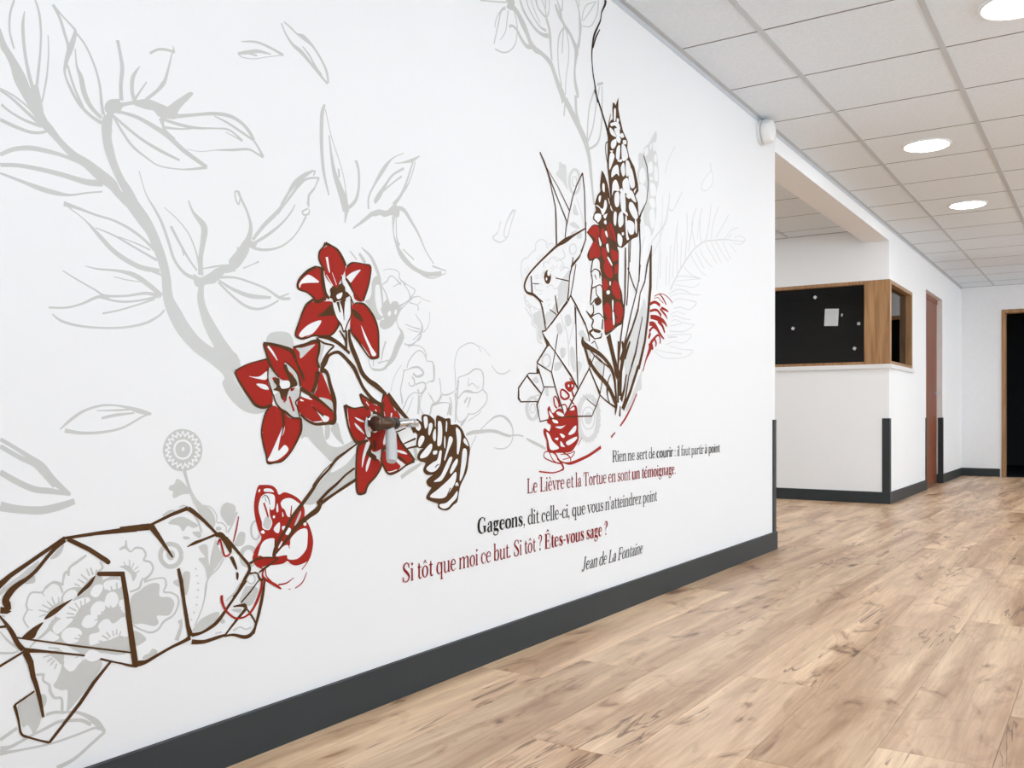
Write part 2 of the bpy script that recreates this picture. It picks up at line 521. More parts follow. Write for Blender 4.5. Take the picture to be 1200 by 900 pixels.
wbox('side_post', [(-0.11, 0.008, WIN_Y - 0.04, WIN_Y, SILL_Z + 0.028, HEAD_Z - 0.032)], M['oak'])
wbox('pane', [(-2.54, -0.20, Y_B + 0.045, Y_B + 0.051, SILL_Z + 0.024, HEAD_Z - 0.028)], M['glass'])
wbox('pane', [(-0.050, -0.044, Y_B + 0.06, WIN_Y - 0.04, SILL_Z + 0.028, HEAD_Z - 0.032)], M['glass'])
wbox('window_sill', [(-2.7, 0.022, Y_B - 0.022, Y_B, SILL_Z - 0.036, SILL_Z), (0, 0.022, Y_B, WIN_Y + 0.03, SILL_Z - 0.036, SILL_Z)], M['ring'])

def on_glass(name, x, z, w, h, rot, label, cat, group=None):
    bm = bmesh.new()
    box(bm, -w / 2, w / 2, -0.0006, 0, -h / 2, h / 2)
    o = link(name, mesh_of(name, bm, M['paper']))
    o.location = (x, Y_B + 0.0448, z)
    o.rotation_euler = (0, rot, 0)
    tag(o, label, cat, group)
on_glass('paper_sheet', -0.484, 1.605, 0.118, 0.150, 0.05, 'small pale paper sheet taped to the dark office window', 'paper')
for x, z, r, lab in ((-0.625, 1.790, 0.7, 'tiny white tape square on the dark window, highest of the tape pieces'),
                     (-0.82, 1.525, 0.5, 'tiny white tape square on the dark window, farthest from the oak corner post'),
                     (-0.255, 1.537, 0.1, 'tiny white tape square on the dark window, closest to the oak corner post'),
                     (-0.29, 1.325, 0.6, 'tiny white tape square on the dark window, lowest of the tape pieces')):
    on_glass('tape_piece', x, z, 0.026, 0.026, r, lab, 'tape', 'tape squares on the window')
on_glass('tape_piece', -0.395, 1.62, 0.012, 0.024, 0.2, 'tiny white tape strip beside the paper sheet on the window', 'tape')

# ------------------------------------------------------------------ doors
d1 = struct(empty('door_1', (0, DOOR_Y0, 0)))
d1['label'] = 'reddish wooden door set in the wall past the office window'
def child(parent, name, lst, mat, bevel=0.0):
    L = parent.location
    o = boxes(name, [(a - L.x, b - L.x, c - L.y, d - L.y, e - L.z, f - L.z) for a, b, c, d, e, f in lst], mat, parent, bevel)
    return o
child(d1, 'door_leaf', [(-0.098, -0.058, DOOR_Y0, DOOR_Y1, 0.006, DOOR_H - 0.03)], M['red_wood'])
child(d1, 'door_stop', [(-0.118, -0.05, DOOR_Y0, DOOR_Y1, DOOR_H - 0.03, DOOR_H + 0.02)], M['red_wood'])
hd = child(d1, 'door_handle', [(-0.058, -0.02, DOOR_Y1 - 0.10, DOOR_Y1 - 0.08, 0.98, 1.0), (-0.03, -0.015, DOOR_Y1 - 0.2, DOOR_Y1 - 0.08, 0.98, 1.0)], M['chrome'], 0.002)
d2 = struct(empty('door_2', (FD_X0, Y_END, 0)))
d2['label'] = 'open doorway with a brown timber frame in the end wall'
FR = 0.032
child(d2, 'door_jamb', [(FD_X0 - FR, FD_X0 + 0.012, Y_END - 0.014, Y_END + 0.124, 0, DOOR_H + FR)], M['oak'], 0.002)
child(d2, 'door_jamb', [(FD_X1 - 0.012, FD_X1 + FR, Y_END - 0.014, Y_END + 0.124, 0, DOOR_H + FR)], M['oak'], 0.002)
child(d2, 'door_head', [(FD_X0 + 0.012, FD_X1 - 0.012, Y_END - 0.014, Y_END + 0.124, DOOR_H - 0.012, DOOR_H + FR)], M['oak'], 0.002)

# ------------------------------------------------------------------ ceiling downlights
def cx_(i): return GX + PITCH * (i + 0.5)
def cy_(i): return GY + PITCH * (i + 0.5)
ring_prof = [(0.118, -0.002), (0.122, -0.006), (0.132, -0.006), (0.136, 0.0028), (0.118, 0.0028)]
proto = None
def downlight(x, y, label, group=None):
    global proto
    if proto is None:
        e = empty('ceiling_downlight')
        lathe('trim_ring', ring_prof + [(0.118, -0.002)], M['ring'], e, seg=40)
        lathe('diffuser', [(0.118, -0.001), (0.117, -0.0035), (0.09, -0.0055), (0.03, -0.006)], M['lamp'], e, seg=40)
        proto = e
    else:
        e = proto.copy(); COL.objects.link(e)
        for ch in proto.children:
            k = ch.copy(); COL.objects.link(k); k.parent = e
    e.location = (x, y, CEIL)
    for key in ('group',):
        if key in e: del e[key]
    tag(e, label, 'ceiling light', group)
downlight(cx_(1), cy_(0), 'lit round downlight two tile columns out from the mural, above the plank floor')
downlight(cx_(0), cy_(3), 'lit round downlight beside the start of the white boxed beam')
downlight(cx_(0), cy_(6), 'lit round downlight in front of the glazed office')
OUT = 'lit round downlight over the unseen rest of the hall, of a set partly added for fill'
for i, j in ((2, 6), (2, 9), (2, 12), (2, 14), (4, 12), (1, -3), (1, -6), (6, -6), (6, -3), (6, 0), (6, 3), (6, 6), (6, 9), (6, 12), (4, 1), (4, 5), (4, 9), (4, -4)):  # lamps out of view, several added to brighten the far hall
    downlight(cx_(i), cy_(j), OUT, 'downlights over the rest of the hall')

for i, j in ((-3, 2), (-3, 5), (-5, 2), (-5, 5)):  # unseen lamps added to brighten the office front
    downlight(cx_(i), cy_(j), 'unseen downlight added in the recess to light the office front', 'added fill lamps in the recess')

# ------------------------------------------------------------------ alarm sounder at the top of the mural wall
s = empty('alarm_sounder', (0, 4.845, 2.258))
tag(s, 'white round alarm sounder fixed high at the end of the mural wall', 'alarm')
lathe('backplate', [(0.066, 0), (0.068, 0.004), (0.068, 0.014), (0.062, 0.018)], M['white_plastic'], s, 'X')
lathe('joint', [(0.059, 0.018), (0.059, 0.022)], M['grey_plastic'], s, 'X')
body = lathe('body', [(0.064, 0.022), (0.066, 0.03), (0.064, 0.05), (0.054, 0.068), (0.03, 0.076), (0.004, 0.078)], M['white_plastic'], s, 'X')
for k in (-1, 0, 1):
    boxes('sound_slot', [(0.060, 0.0735, k * 0.02 - 0.003, k * 0.02 + 0.003, -0.03, 0.03)], M['grey_plastic'], body)

# ------------------------------------------------------------------ tap on the wall, over the lowest lily
M['spout_plastic'] = plain('pale_grey_plastic', (0.50, 0.50, 0.50), 0.3, 0.5, var=0.05, scale=20)
t = empty('wall_tap', (0, 1.78, 0.725))
tag(t, 'small dark metal tap with a pale spout and chrome lever on the mural wall', 'tap')
lathe('escutcheon', [(0.024, 0.0022), (0.024, 0.006), (0.014, 0.012), (0.010, 0.03)], M['chrome'], t, 'X', loc=(0, -0.012, 0))
lathe('valve_body', [(0.010, -0.042), (0.019, -0.038), (0.019, -0.022), (0.014, -0.018), (0.016, 0.0), (0.017, 0.02), (0.012, 0.028)], M['bronze'], t, 'Y', loc=(0.036, -0.005, 0))
lathe('collar', [(0.013, 0.0), (0.0155, 0.003), (0.0155, 0.016), (0.011, 0.02)], M['black_plastic'], t, 'Y', loc=(0.036, 0.02, 0))
lv = tube('lever', [(0.036, 0.036, 0.0), (0.038, 0.055, 0.001), (0.042, 0.078, 0.003), (0.046, 0.100, 0.001), (0.046, 0.112, -0.002)], [0.008, 0.012, 0.009, 0.011, 0.006], M['chrome'], t)
boxes('lever_grip', [(0.036, 0.054, 0.074, 0.112, -0.010, -0.003)], M['grey_plastic'], lv, 0.002)
tube('spout', [(0.036, 0.012, -0.005), (0.040, 0.013, -0.030), (0.045, 0.009, -0.060), (0.052, 0.002, -0.090), (0.054, -0.001, -0.096)], [0.011, 0.014, 0.0145, 0.0145, 0.012], M['spout_plastic'], t)

# ------------------------------------------------------------------ the mural, drawn in the wall plane: millimetres along the wall and above the floor
# S / L = smooth / straight line (along, up, width), F / D = smooth / straight filled patch (along, up)
MURAL = [
("branch_tall", [
 ("leaf", "g", 0, [
  ("S", [854,1460,3.5,847,1434,3.7,846,1406,3.6,850,1388,3.8,854,1376,3.4]),
  ("S", [872,1448,1.5,869,1422,5.5,871,1388,5.8,875,1361,5.9,881,1335,6.9,888,1314,7.9]),
  ("S", [891,1474,3.6,898,1453,4.4,901,1422,4.2,900,1389,3.6,897,1356,4.7,893,1319,5.5]),
  ("S", [914,1420,2.1,915,1390,2.5,912,1349,3.2,907,1319,3.2,903,1298,3.1]),
 ]),
 ("stem", "g", 0, [
  ("F", [830,1403,840,1381,857,1359,873,1337,883,1316,889,1324,895,1327,900,1309,905,1288,907,1271,916,1263,914,1252,901,1259,889,1270,877,1286,863,1306,853,1323,847,1344,838,1361,830,1372]),
  ("S", [895,1280,20.2,905,1264,18.6,916,1255,16.9,935,1238,13.2,961,1219,16,987,1209,19,1014,1194,24.2,1038,1182,22.9,1052,1167,17.1,1071,1156,21.8,1086,1150,24.5]),
  ("S", [1081,1153,29,1106,1127,28.9,1123,1106,24,1136,1081,23.6,1149,1051,21.6,1157,1020,21.5,1162,980,24.3,1178,950,32.4,1200,919,33.1,1234,889,31.4,1274,868,33.1,1309,850,43.1,1321,836,45.9]),
  ("S", [1242,1017,12.4,1240,988,17.2,1248,961,20.8,1262,934,27.5,1285,902,31.4,1309,874,34.6,1328,851,40.8]),
 ]),
 ("leaf", "g", 0, [
  ("S", [830,1298,4.4,849,1290,5.3,873,1275,6.4,897,1260,7.4]),
  ("S", [830,1301,2.6,853,1295,3.5,877,1283,4.1,895,1268,4.6]),
  ("S", [832,1274,5.3,849,1265,4.4,873,1258,5.1,901,1255,5.9]),
  ("S", [830,1248,6.7,853,1243,6.7,881,1240,5.7,901,1244,4.6,916,1252,3.7]),
 ]),
 ("leaf", "g", 0, [
  ("S", [830,1188,6.3,853,1203,7.3,881,1212,8.6,910,1214,8.3,943,1213,6.9,978,1207,6.3]),
  ("S", [830,1171,6.8,861,1177,7.1,901,1179,8.2,943,1178,9.3,987,1175,11.1,1019,1180,12.7]),
  ("S", [830,1157,4.1,865,1151,5.8,901,1145,9.3,930,1143,8.3,956,1145,4,987,1155,3.2,1019,1164,2.9]),
 ]),
 ("leaf", "g", 0, [
  ("S", [923,1478,5.9,936,1458,5.8,945,1433,5.7,952,1411,6.1,948,1385,7.4,945,1363,4.5,956,1338,5.8,974,1314,7,996,1299,6.9,1017,1292,7.7]),
  ("S", [923,1478,4,941,1464,3.5,960,1451,4.6,965,1444,6.1,958,1417,10.2,950,1393,8.6,946,1376,4.8]),
  ("S", [965,1444,4.1,985,1426,4.1,1003,1394,4.5,1013,1363,4.9,1017,1330,5.8,1021,1308,6.8]),
  ("S", [965,1413,2.3,968,1383,4.2,976,1365,9.6,983,1337,10.8,996,1316,9.1,1017,1301,7.1]),
  ("S", [950,1379,4.3,961,1347,4.8,974,1322,4.9,985,1304,4]),
 ]),
 ("stem", "g", 0, [
  ("F", [1025,1330,1035,1341,1054,1347,1059,1342,1091,1356,1116,1365,1142,1364,1162,1360,1155,1338,1136,1342,1121,1347,1091,1347,1061,1334,1057,1320,1042,1316,1038,1289,1033,1275,1019,1276,1017,1290,1021,1306,1028,1312,1023,1319]),
  ("S", [1028,1287,22.4,1028,1269,19.2,1033,1245,19.9,1042,1221,17.3,1057,1194,17.5,1071,1176,20.8,1086,1157,17.8]),
  ("S", [1050,1458,7.1,1056,1432,7.1,1060,1408,8.7,1057,1376,7.6,1058,1346,8.7]),
  ("S", [1098,1424,1.3,1083,1398,8,1081,1371,8,1086,1354,9.5]),
  ("S", [1113,1398,2.5,1096,1371,4.2,1086,1354,5]),
  ("S", [1173,1482,2.4,1165,1450,4.3,1155,1415,6.6,1149,1404,8.6,1136,1387,6.6,1111,1362,6.5]),
  ("S", [1120,1456,4.8,1139,1470,4.9,1160,1476,5.5,1176,1476,4.9]),
  ("S", [1173,1489,1.7,1176,1476,5.7]),
  ("F", [1123,1359,1155,1360,1178,1379,1203,1400,1214,1408,1222,1407,1214,1396,1195,1374,1184,1357,1187,1349,1173,1341,1142,1337,1131,1345]),
 ]),
 ("leaf", "g", 0, [
  ("S", [1184,1350,7.9,1228,1365,6.3,1274,1380,7.4,1315,1386,8.2,1346,1380,8.3,1368,1366,9.1,1381,1351,8.1]),
  ("S", [1274,1375,2.7,1309,1370,5,1346,1360,6.3,1377,1351,5.8]),
  ("S", [1377,1353,6,1394,1337,6.1,1407,1319,9.6]),
  ("S", [1407,1319,5.3,1387,1324,5.1,1365,1327,4.9,1321,1315,5.2,1280,1305,2.3]),
  ("S", [1280,1305,1.8,1239,1292,1.4,1206,1289,1.4]),
  ("S", [1144,1335,5.7,1184,1334,6.7,1228,1338,5.6,1274,1349,3.3,1309,1356,4.1,1334,1349,4.7,1349,1341,6.1]),
  ("S", [1349,1341,4.5,1328,1345,2.7,1303,1349,1.6]),
  ("S", [1152,1319,5.4,1195,1327,3.6,1239,1342,2.7]),
  ("S", [1142,1334,4.5,1155,1315,4.5,1178,1303,2.7]),
 ]),
 ("leaf", "g", 0, [
  ("S", [1052,1323,5.4,1091,1323,7.6,1131,1314,10.1,1162,1304,11.8,1195,1286,10.9,1228,1273,9.8,1256,1263,8.8]),
  ("S", [1042,1312,5.1,1066,1299,6.1,1101,1283,6.1,1142,1271,7,1189,1262,4.6]),
  ("S", [1040,1313,5.2,1057,1290,5.8,1081,1265,5.8,1111,1250,4.1,1142,1240,2.9,1189,1244,2.7,1222,1252,4.5,1256,1263,6.4]),
  ("S", [1086,1346,3.7,1111,1346,4.6,1142,1348,7.9,1152,1310,5.5]),
 ]),
 ("leaf", "g", 0, [
  ("S", [943,1127,9.4,969,1124,6.1,1005,1118,4.4,1042,1114,4.6,1076,1104,5.8,1106,1089,6,1131,1071,7.2]),
  ("S", [952,1122,2.7,983,1105,2.8,1014,1079,8.6,1038,1059,9.6,1066,1044,10.4,1101,1033,10.1,1142,1032,8.3]),
  ("S", [1005,1094,2.2,1042,1086,3.7,1081,1072,4.3,1111,1061,4.8,1136,1052,5.9]),
  ("S", [1052,1085,1.8,1091,1078,2.8,1121,1070,3.8]),
  ("S", [1111,1032,3.8,1147,1024,4.8]),
 ]),
 ("leaf", "g", 0, [
  ("S", [985,1020,1.7,1010,1018,3.4,1052,1020,5.3,1086,1016,10.2,1116,1002,10.8,1147,983,10]),
  ("S", [941,1006,2.2,969,993,3.1,1005,978,3.6,1024,970,5.2,1066,974,4.3,1111,984,6.2,1142,982,9.1]),
  ("S", [915,937,3.2,948,940,3.6,978,950,4.1,1010,966,5.8,1033,966,2.6]),
  ("S", [1010,966,3.5,1052,962,4.3,1091,967,3.9,1136,980,5.3]),
  ("S", [1019,936,3.3,1052,945,3.4,1091,959,3.5,1131,975,4.4]),
  ("S", [922,926,2.6,939,915,4.7,974,909,4.6,1019,909,3.8,1066,914,4.3,1111,926,5.3,1142,944,4.5,1153,956,3.7]),
  ("S", [1042,1008,1.8,1071,1005,2.2,1101,1005,1.8]),
 ]),
 ("leaf", "g", 0, [
  ("S", [1096,1220,2.1,1111,1179,2.7,1131,1152,5.4,1147,1128,6.6,1162,1094,6.6,1176,1059,6.6,1200,1035,7.4,1228,1027,9.1]),
  ("S", [1152,1160,1.6,1184,1141,2.7,1211,1116,3.4,1229,1081,4.1,1236,1054,4.6]),
  ("S", [1168,1125,6.6,1189,1094,6.1,1211,1065,5,1231,1044,4.5]),
  ("S", [1178,1115,1.7,1192,1089,2.8,1199,1070,2.8]),
 ]),
 ("stem", "g", 0, [
  ("S", [1210,1185,3.5,1222,1162,7,1248,1138,16.6,1246,1107,13.4,1240,1073,11.2,1240,1036,13.6]),
  ("F", [1222,1036,1239,1031,1262,1043,1285,1058,1321,1068,1340,1088,1355,1112,1368,1109,1355,1085,1334,1062,1309,1054,1285,1032,1274,1023,1253,1018,1239,1010,1225,1015]),
  ("S", [1334,1077,16.1,1355,1110,19.9,1368,1137,13,1372,1162,9,1362,1190,6.5,1346,1214,6.5,1337,1230,7.7]),
  ("S", [1337,1230,3.8,1329,1226,4.1,1332,1209,4.5,1339,1202,3.8,1343,1216,3.5]),
  ("S", [1245,1050,2.8,1285,1061,4.2,1328,1069,4.8]),
  ("S", [1303,1051,6.7,1331,1058,2.9]),
  ("S", [1351,1065,2.9,1377,1077,2.5,1395,1086,4.5]),
  ("F", [1358,1130,1377,1128,1390,1125,1381,1114,1362,1111,1346,1094,1334,1077,1321,1066,1312,1076,1334,1102,1331,1108,1340,1110]),
 ]),
 ("leaf", "g", 0, [
  ("S", [1377,1131,7.4,1410,1169,9.5,1443,1200,9.6,1463,1225,5.1,1491,1267,7.8,1526,1300,8.5,1559,1324,5.3]),
  ("S", [1450,1201,4.4,1484,1244,4.4,1519,1283,5.5,1541,1301,4.6,1578,1311,4.7]),
  ("S", [1578,1311,4.5,1563,1281,3.7,1546,1262,6.6,1545,1235,5.8]),
  ("S", [1545,1232,3.2,1526,1221,4.7,1530,1214,4.6,1545,1219,4.5,1548,1230,4]),
  ("S", [1537,1212,6.1,1516,1179,4.1,1491,1151,3.8,1457,1128,4.6,1416,1115,6,1381,1114,7.5,1358,1125,11.6]),
  ("S", [1381,1124,6.9,1423,1151,7.1,1463,1183,4.8,1491,1214,4,1502,1233,3]),
  ("S", [1567,1325,4.1,1537,1313,4.6,1502,1285,7.6,1481,1254,6.9,1460,1224,5.7]),
  ("S", [1580,1311,4.2,1545,1302,4.6,1519,1286,6.4,1495,1257,6.7,1470,1226,4.5]),
  ("S", [1580,1311,3.8,1567,1288,3,1548,1265,5,1541,1240,4.1]),
  ("S", [1567,1325,4,1561,1312,3.9]),
 ]),
 ("leaf", "g", 0, [
  ("S", [1285,1037,6.7,1328,1042,4.9,1371,1037,5.2,1416,1028,5.5,1457,1012,7.6,1488,1014,6.3]),
  ("S", [1285,1032,4.3,1321,1017,7.4,1371,1007,10.2,1430,1010,6.1]),
  ("S", [1457,1014,5.1,1484,1025,3.1]),
  ("S", [1285,1027,5.6,1315,1006,5.6,1352,986,6.5,1384,980,6,1416,987,5.1,1453,1006,4.2]),
 ]),
]),
("branch_mid", [
 ("leaf", "g", 0, [
  ("S", [1598,1491,6.6,1589,1466,11.5,1587,1422,12,1588,1379,10.8,1595,1326,9.4,1612,1276,4.8]),
  ("S", [1600,1480,3.2,1620,1420,3.3,1643,1376,3.3,1663,1330,3.3,1673,1282,5,1675,1268,6.6]),
  ("S", [1613,1421,4.8,1620,1376,8,1631,1334,14.6,1647,1304,21.2,1663,1274,26.4,1671,1248,23.2]),
  ("S", [1645,1348,6.4,1647,1327,6.4]),
  ("S", [1706,1382,10.3,1716,1359,8.6,1717,1319,8,1706,1283,9.6,1683,1261,9.6]),
 ]),
 ("leaf", "g", 0, [
  ("S", [1892,1445,2.4,1846,1420,3.7,1810,1383,12.1,1771,1330,6.3,1753,1298,6.3,1753,1269,6.8]),
  ("S", [1959,1453,2.5,1925,1433,9.5,1883,1417,3.5,1855,1409,2.3]),
  ("S", [1892,1404,7.2,1846,1376,6.3,1814,1339,9.5,1792,1311,15,1775,1290,10.7]),
  ("S", [1883,1381,5.6,1846,1355,4.3,1810,1327,4.9]),
  ("S", [1940,1433,4.2,1921,1386,4,1892,1343,5.6,1846,1301,3.9]),
  ("S", [1930,1431,6.6,1906,1377,6.4,1883,1335,8.9,1850,1296,9.9]),
 ]),
 ("stem", "g", 0, [
  ("S", [1675,1265,23.2,1671,1242,10.8,1667,1219,3.9]),
  ("S", [1766,1260,12,1728,1232,8.3,1695,1210,3.5]),
  ("F", [1753,1257,1788,1275,1823,1279,1850,1299,1873,1294,1869,1269,1841,1270,1814,1260,1797,1262,1775,1255]),
 ]),
 ("leaf", "g", 0, [
  ("S", [1841,1288,7.1,1887,1294,12.7,1921,1269,10.5,1954,1238,7.5,1984,1199,4.7,2020,1167,4.6]),
  ("S", [1850,1269,12.7,1849,1227,4.6,1864,1193,10.9,1887,1167,18,1935,1143,12.8,1994,1135,12.7,2056,1146,12.7]),
  ("S", [1860,1268,4.6,1862,1217,4.7,1873,1195,9.3]),
  ("S", [1887,1188,3.8,1935,1166,4.6]),
  ("S", [1935,1143,5.7,1984,1127,4.7,2025,1129,3.8,2077,1149,2.6]),
  ("S", [2014,1160,5.3,2077,1155,4.1]),
 ]),
 ("stem", "g", 0, [
  ("S", [1685,1153,3.7,1701,1141,4.5,1709,1134,3.1]),
  ("S", [1718,1152,7.7,1734,1137,11.8,1741,1130,8.1]),
  ("S", [1726,1168,2.9,1760,1150,9.3,1781,1124,11.1,1795,1096,10.6,1803,1059,8,1808,1024,7.1]),
  ("F", [1766,1087,1781,1103,1797,1099,1801,1082,1781,1080,1777,1056,1781,1027,1795,1005,1812,1001,1790,990,1768,1003,1751,1024,1739,1035,1756,1042,1764,1060]),
  ("F", [1808,1033,1821,1046,1835,1036,1848,1045,1867,1045,1876,1031,1904,1046,1918,1059,1928,1060,1885,1029,1871,1012,1857,993,1839,977,1812,968,1795,976,1799,991,1812,995,1803,1012,1799,1020]),
 ]),
 ("gap", "w", 1, [
  ("F", [1826,1011,1835,1019,1839,1012,1832,1004]),
  ("F", [1853,1017,1860,1026,1862,1017,1857,1010]),
 ]),
]),
("orchid_spray", [
 ("flower", "g", 0, [
  ("S", [1808,1121,1.5,1832,1128,1.8,1860,1128,2.6,1873,1121,3.6,1873,1109,3.5,1892,1099,5,1911,1094,2.4,1936,1086,3.7,1935,1077,3.3,1923,1066,2.9,1911,1054,4.1,1887,1041,4.5,1869,1033,9.3]),
  ("S", [1806,1080,3.3,1808,1086,2.9,1823,1094,4,1830,1104,3.4,1841,1111,3.3,1855,1107,2.9,1869,1099,5.3,1880,1093,6]),
  ("S", [1848,1083,2.2,1864,1091,2.5,1880,1098,3.7]),
  ("S", [1806,1078,4.2,1819,1062,5.2,1827,1045,7.1,1832,1034,9.8]),
  ("S", [1890,1096,4.8,1906,1084,3.4,1916,1070,4.8,1917,1058,5.8]),
 ]),
 ("flower", "g", 0, [
  ("S", [1921,1061,4.3,1935,1066,3.1,1954,1069,2.2,1974,1064,2,2005,1060,2]),
  ("S", [1916,1048,4.4,1935,1047,2.6,1951,1043,3,1952,1031,4.9]),
  ("S", [1950,1046,1.8,1963,1058,1.9]),
  ("S", [1869,1029,6.3,1867,1013,4.5,1862,995,3.7,1869,980,3.5,1883,966,9.8,1887,949,14]),
  ("S", [1940,1020,2.5,1954,1008,3,1966,996,4.8,1968,979,9.9,1950,962,3,1930,949,2.8]),
  ("S", [1898,989,2.6,1925,984,2.9,1959,980,5.1]),
  ("S", [1906,979,1.6,1930,974,2.5,1954,973,3.1]),
  ("S", [2002,1031,2.5,2002,1007,2.4,1989,984,2.5,1972,972,2.9]),
  ("S", [1967,973,3.3,1962,957,3.4,1950,948,3.6]),
 ]),
 ("stem", "g", 0, [
  ("S", [1885,967,7.1,1880,951,21.1,1864,926,20.5,1848,898,17.6,1828,879,10.6,1810,867,4.9,1788,864,2.9,1766,865,2.9]),
  ("S", [1753,887,3.4,1758,873,4,1771,862,3.7,1801,862,3.5,1823,869,4.3]),
  ("S", [1771,888,3.5,1771,871,3.5]),
  ("S", [1788,880,4.1,1814,886,3,1832,890,3.6]),
  ("S", [1819,938,5.8,1808,914,5.1,1801,887,3.4]),
 ]),
 ("flower", "g", 0, [
  ("S", [1904,872,3.6,1911,889,4.1,1930,909,3.6,1954,922,3.1,1974,917,3.4,1984,905,4.1,1992,895,2.8,2014,894,4,2021,876,9.2,2020,844,6.5,1999,839,3,1987,833,3.4]),
  ("S", [1909,929,3.1,1930,935,3.1,1959,934,2.6,1979,925,3.4,1989,906,3.8]),
  ("S", [1894,937,3.9,1911,934,4.3,1935,941,4.1,1959,960,3.6,1967,976,4.1]),
  ("S", [1890,865,4.9,1906,868,2.5,1930,875,4.9,1954,876,5.9,1974,864,7.5,1967,855,7.5,1945,851,6.3,1930,859,7.5]),
  ("S", [1911,834,4.3,1918,825,3.3,1935,827,4.7,1935,841,5.6,1925,850,4.9]),
  ("S", [1940,829,4.4,1969,836,4.4,1984,830,5.8,1977,814,5.7,1959,805,4.4,1950,817,6.9]),
  ("S", [1892,864,4.6,1885,837,4.1,1878,812,4.6,1883,791,6.5,1885,776,5.6]),
  ("S", [1954,805,2.8,1935,807,2.8,1911,795,3.8,1897,776,5,1887,761,4.3]),
  ("S", [1959,795,3.5,1989,821,3.2]),
  ("S", [1969,805,3.3,1959,780,3.4,1962,761,3.2,1979,746,3.2]),
  ("S", [1930,795,2.2,1916,770,3,1902,749,3]),
  ("S", [1994,809,2.1,2009,793,2.6,2022,781,2.6]),
  ("S", [2004,802,2.7,2020,784,3.6]),
  ("S", [1883,880,1.9,1860,857,2,1846,832,2.1,1839,808,2.2]),
  ("S", [1954,802,5.9,1954,777,7.8,1952,749,8.8]),
 ]),
 ("flower", "g", 0, [
  ("S", [2046,851,4.1,2051,829,4.1,2056,807,3.8,2082,804,4.6,2114,814,2.9,2131,825,2.4]),
  ("S", [2056,803,9.9,2040,784,7.1,2014,774,8.7,2007,758,6.7,2002,746,5.8]),
  ("S", [2014,773,6.5,2051,781,4.5,2087,781,3,2093,772,7.4,2082,746,5.1]),
  ("S", [2093,798,5.1,2101,778,6.5,2095,746,13.8]),
  ("S", [2123,821,4.4,2120,864,3.8,2117,890,3.3,2123,916,3.1,2136,936,2.9,2164,951,2.8,2198,959,3,2233,951,2.5,2250,935,2.5]),
  ("S", [2227,954,1.5,2262,946,1.6,2298,924,1.8]),
  ("S", [2131,838,4.2,2136,854,3.7,2164,862,3.1,2187,869,4.4,2215,882,4.8,2245,882,3.8,2259,869,6.8,2262,845,6,2259,824,5.1,2280,808,5.1,2277,787,4.2,2250,766,4.2,2215,751,2.9,2187,749,3.3]),
  ("S", [2120,811,7.6,2123,779,5.5,2120,726,5.5]),
  ("S", [2136,848,7.6,2131,818,7.6,2131,795,6.9,2147,805,4,2164,815,5.6,2187,816,8.7,2210,813,4.7,2233,814,3.5,2256,823,3.8]),
  ("S", [2187,856,2.8,2184,833,3.8,2204,840,2.7,2227,830,3.1]),
  ("S", [2227,824,3.6,2239,834,2.3]),
  ("S", [2181,799,6.4,2164,782,6.4]),
  ("S", [2195,799,7.5,2181,769,4.2]),
  ("S", [2131,792,4.9,2125,752,4.9,2131,733,4.2,2147,726,3.4,2175,739,4.2,2187,753,4.8]),
  ("S", [2181,729,2.2,2227,746,2.7,2250,759,2.5]),
  ("S", [2147,716,9.5,2164,729,7.9,2175,739,4.5]),
  ("S", [2305,898,2.8,2335,877,3.2,2373,875,3.2,2409,888,3.1]),
 ]),
 ("tendril", "g", 0, [
  ("S", [2173,689,8.3,2204,695,11.6,2245,697,11.6,2292,699,10.3,2335,695,10,2373,686,9.5,2412,680,8]),
  ("S", [2412,682,5,2451,683,5.1,2485,678,5.2]),
  ("S", [2502,671,5.6,2540,659,10.4,2583,647,10.5,2622,634,9.1]),
  ("S", [2245,702,3.3,2286,725,3.7,2323,741,6.7,2360,744,6.4,2392,733,9.7,2415,714,7.8,2424,692,6.5,2418,667,4.8,2399,650,3.6,2373,643,3.6,2342,643,3.5,2317,647,2.1]),
  ("S", [2224,685,4,2204,662,3.1,2192,642,3.2]),
 ]),
]),
("leaf_small", [
 ("leaf", "g", 0, [
  ("S", [1346,1556,2.4,1387,1569,5.1,1426,1570,6.2,1467,1566,7.1]),
  ("S", [1337,1527,5.5,1362,1538,8.3,1394,1551,7.8,1430,1556,2.6]),
  ("S", [1337,1527,3.7,1349,1523,2.6,1381,1530,1.9,1420,1547,1.9,1463,1565,2.4]),
  ("S", [1355,1535,3,1374,1538,4.1,1390,1540,4.2]),
 ]),
]),
("leaf_slim", [
 ("leaf", "g", 0, [
  ("S", [1461,1637,4.6,1474,1617,5.3,1495,1600,8.5,1523,1591,11.2,1559,1571,8.8,1589,1553,7.4,1608,1544,6.6]),
  ("S", [1468,1643,3.3,1488,1637,5.4,1509,1629,5.2,1530,1628,13.2,1559,1617,7.5,1585,1596,7.2,1604,1572,8.3,1610,1546,5.7]),
  ("S", [1526,1606,3.7,1548,1592,5.4,1567,1573,5.4,1589,1559,3]),
 ]),
]),
("leaf_oval", [
 ("leaf", "g", 0, [
  ("S", [936,720,2.5,956,737,5.9,983,754,5.1,1019,764,4.3,1057,763,4.3,1096,754,9.8,1123,748,5.4]),
  ("S", [945,718,8.2,978,713,5.8,1019,714,5.1,1061,722,4.4,1106,744,4.1,1123,748,3.6]),
  ("S", [1007,754,1.7,1047,755,3.9,1086,757,3.1]),
  ("S", [1017,740,5.1,1047,746,6.1,1086,750,3.1]),
 ]),
]),
("leaf_edge", [
 ("leaf", "g", 0, [
  ("S", [830,705,6.9,853,691,7,881,672,9.4,901,655,15.9,922,630,14.4,956,602,4.9]),
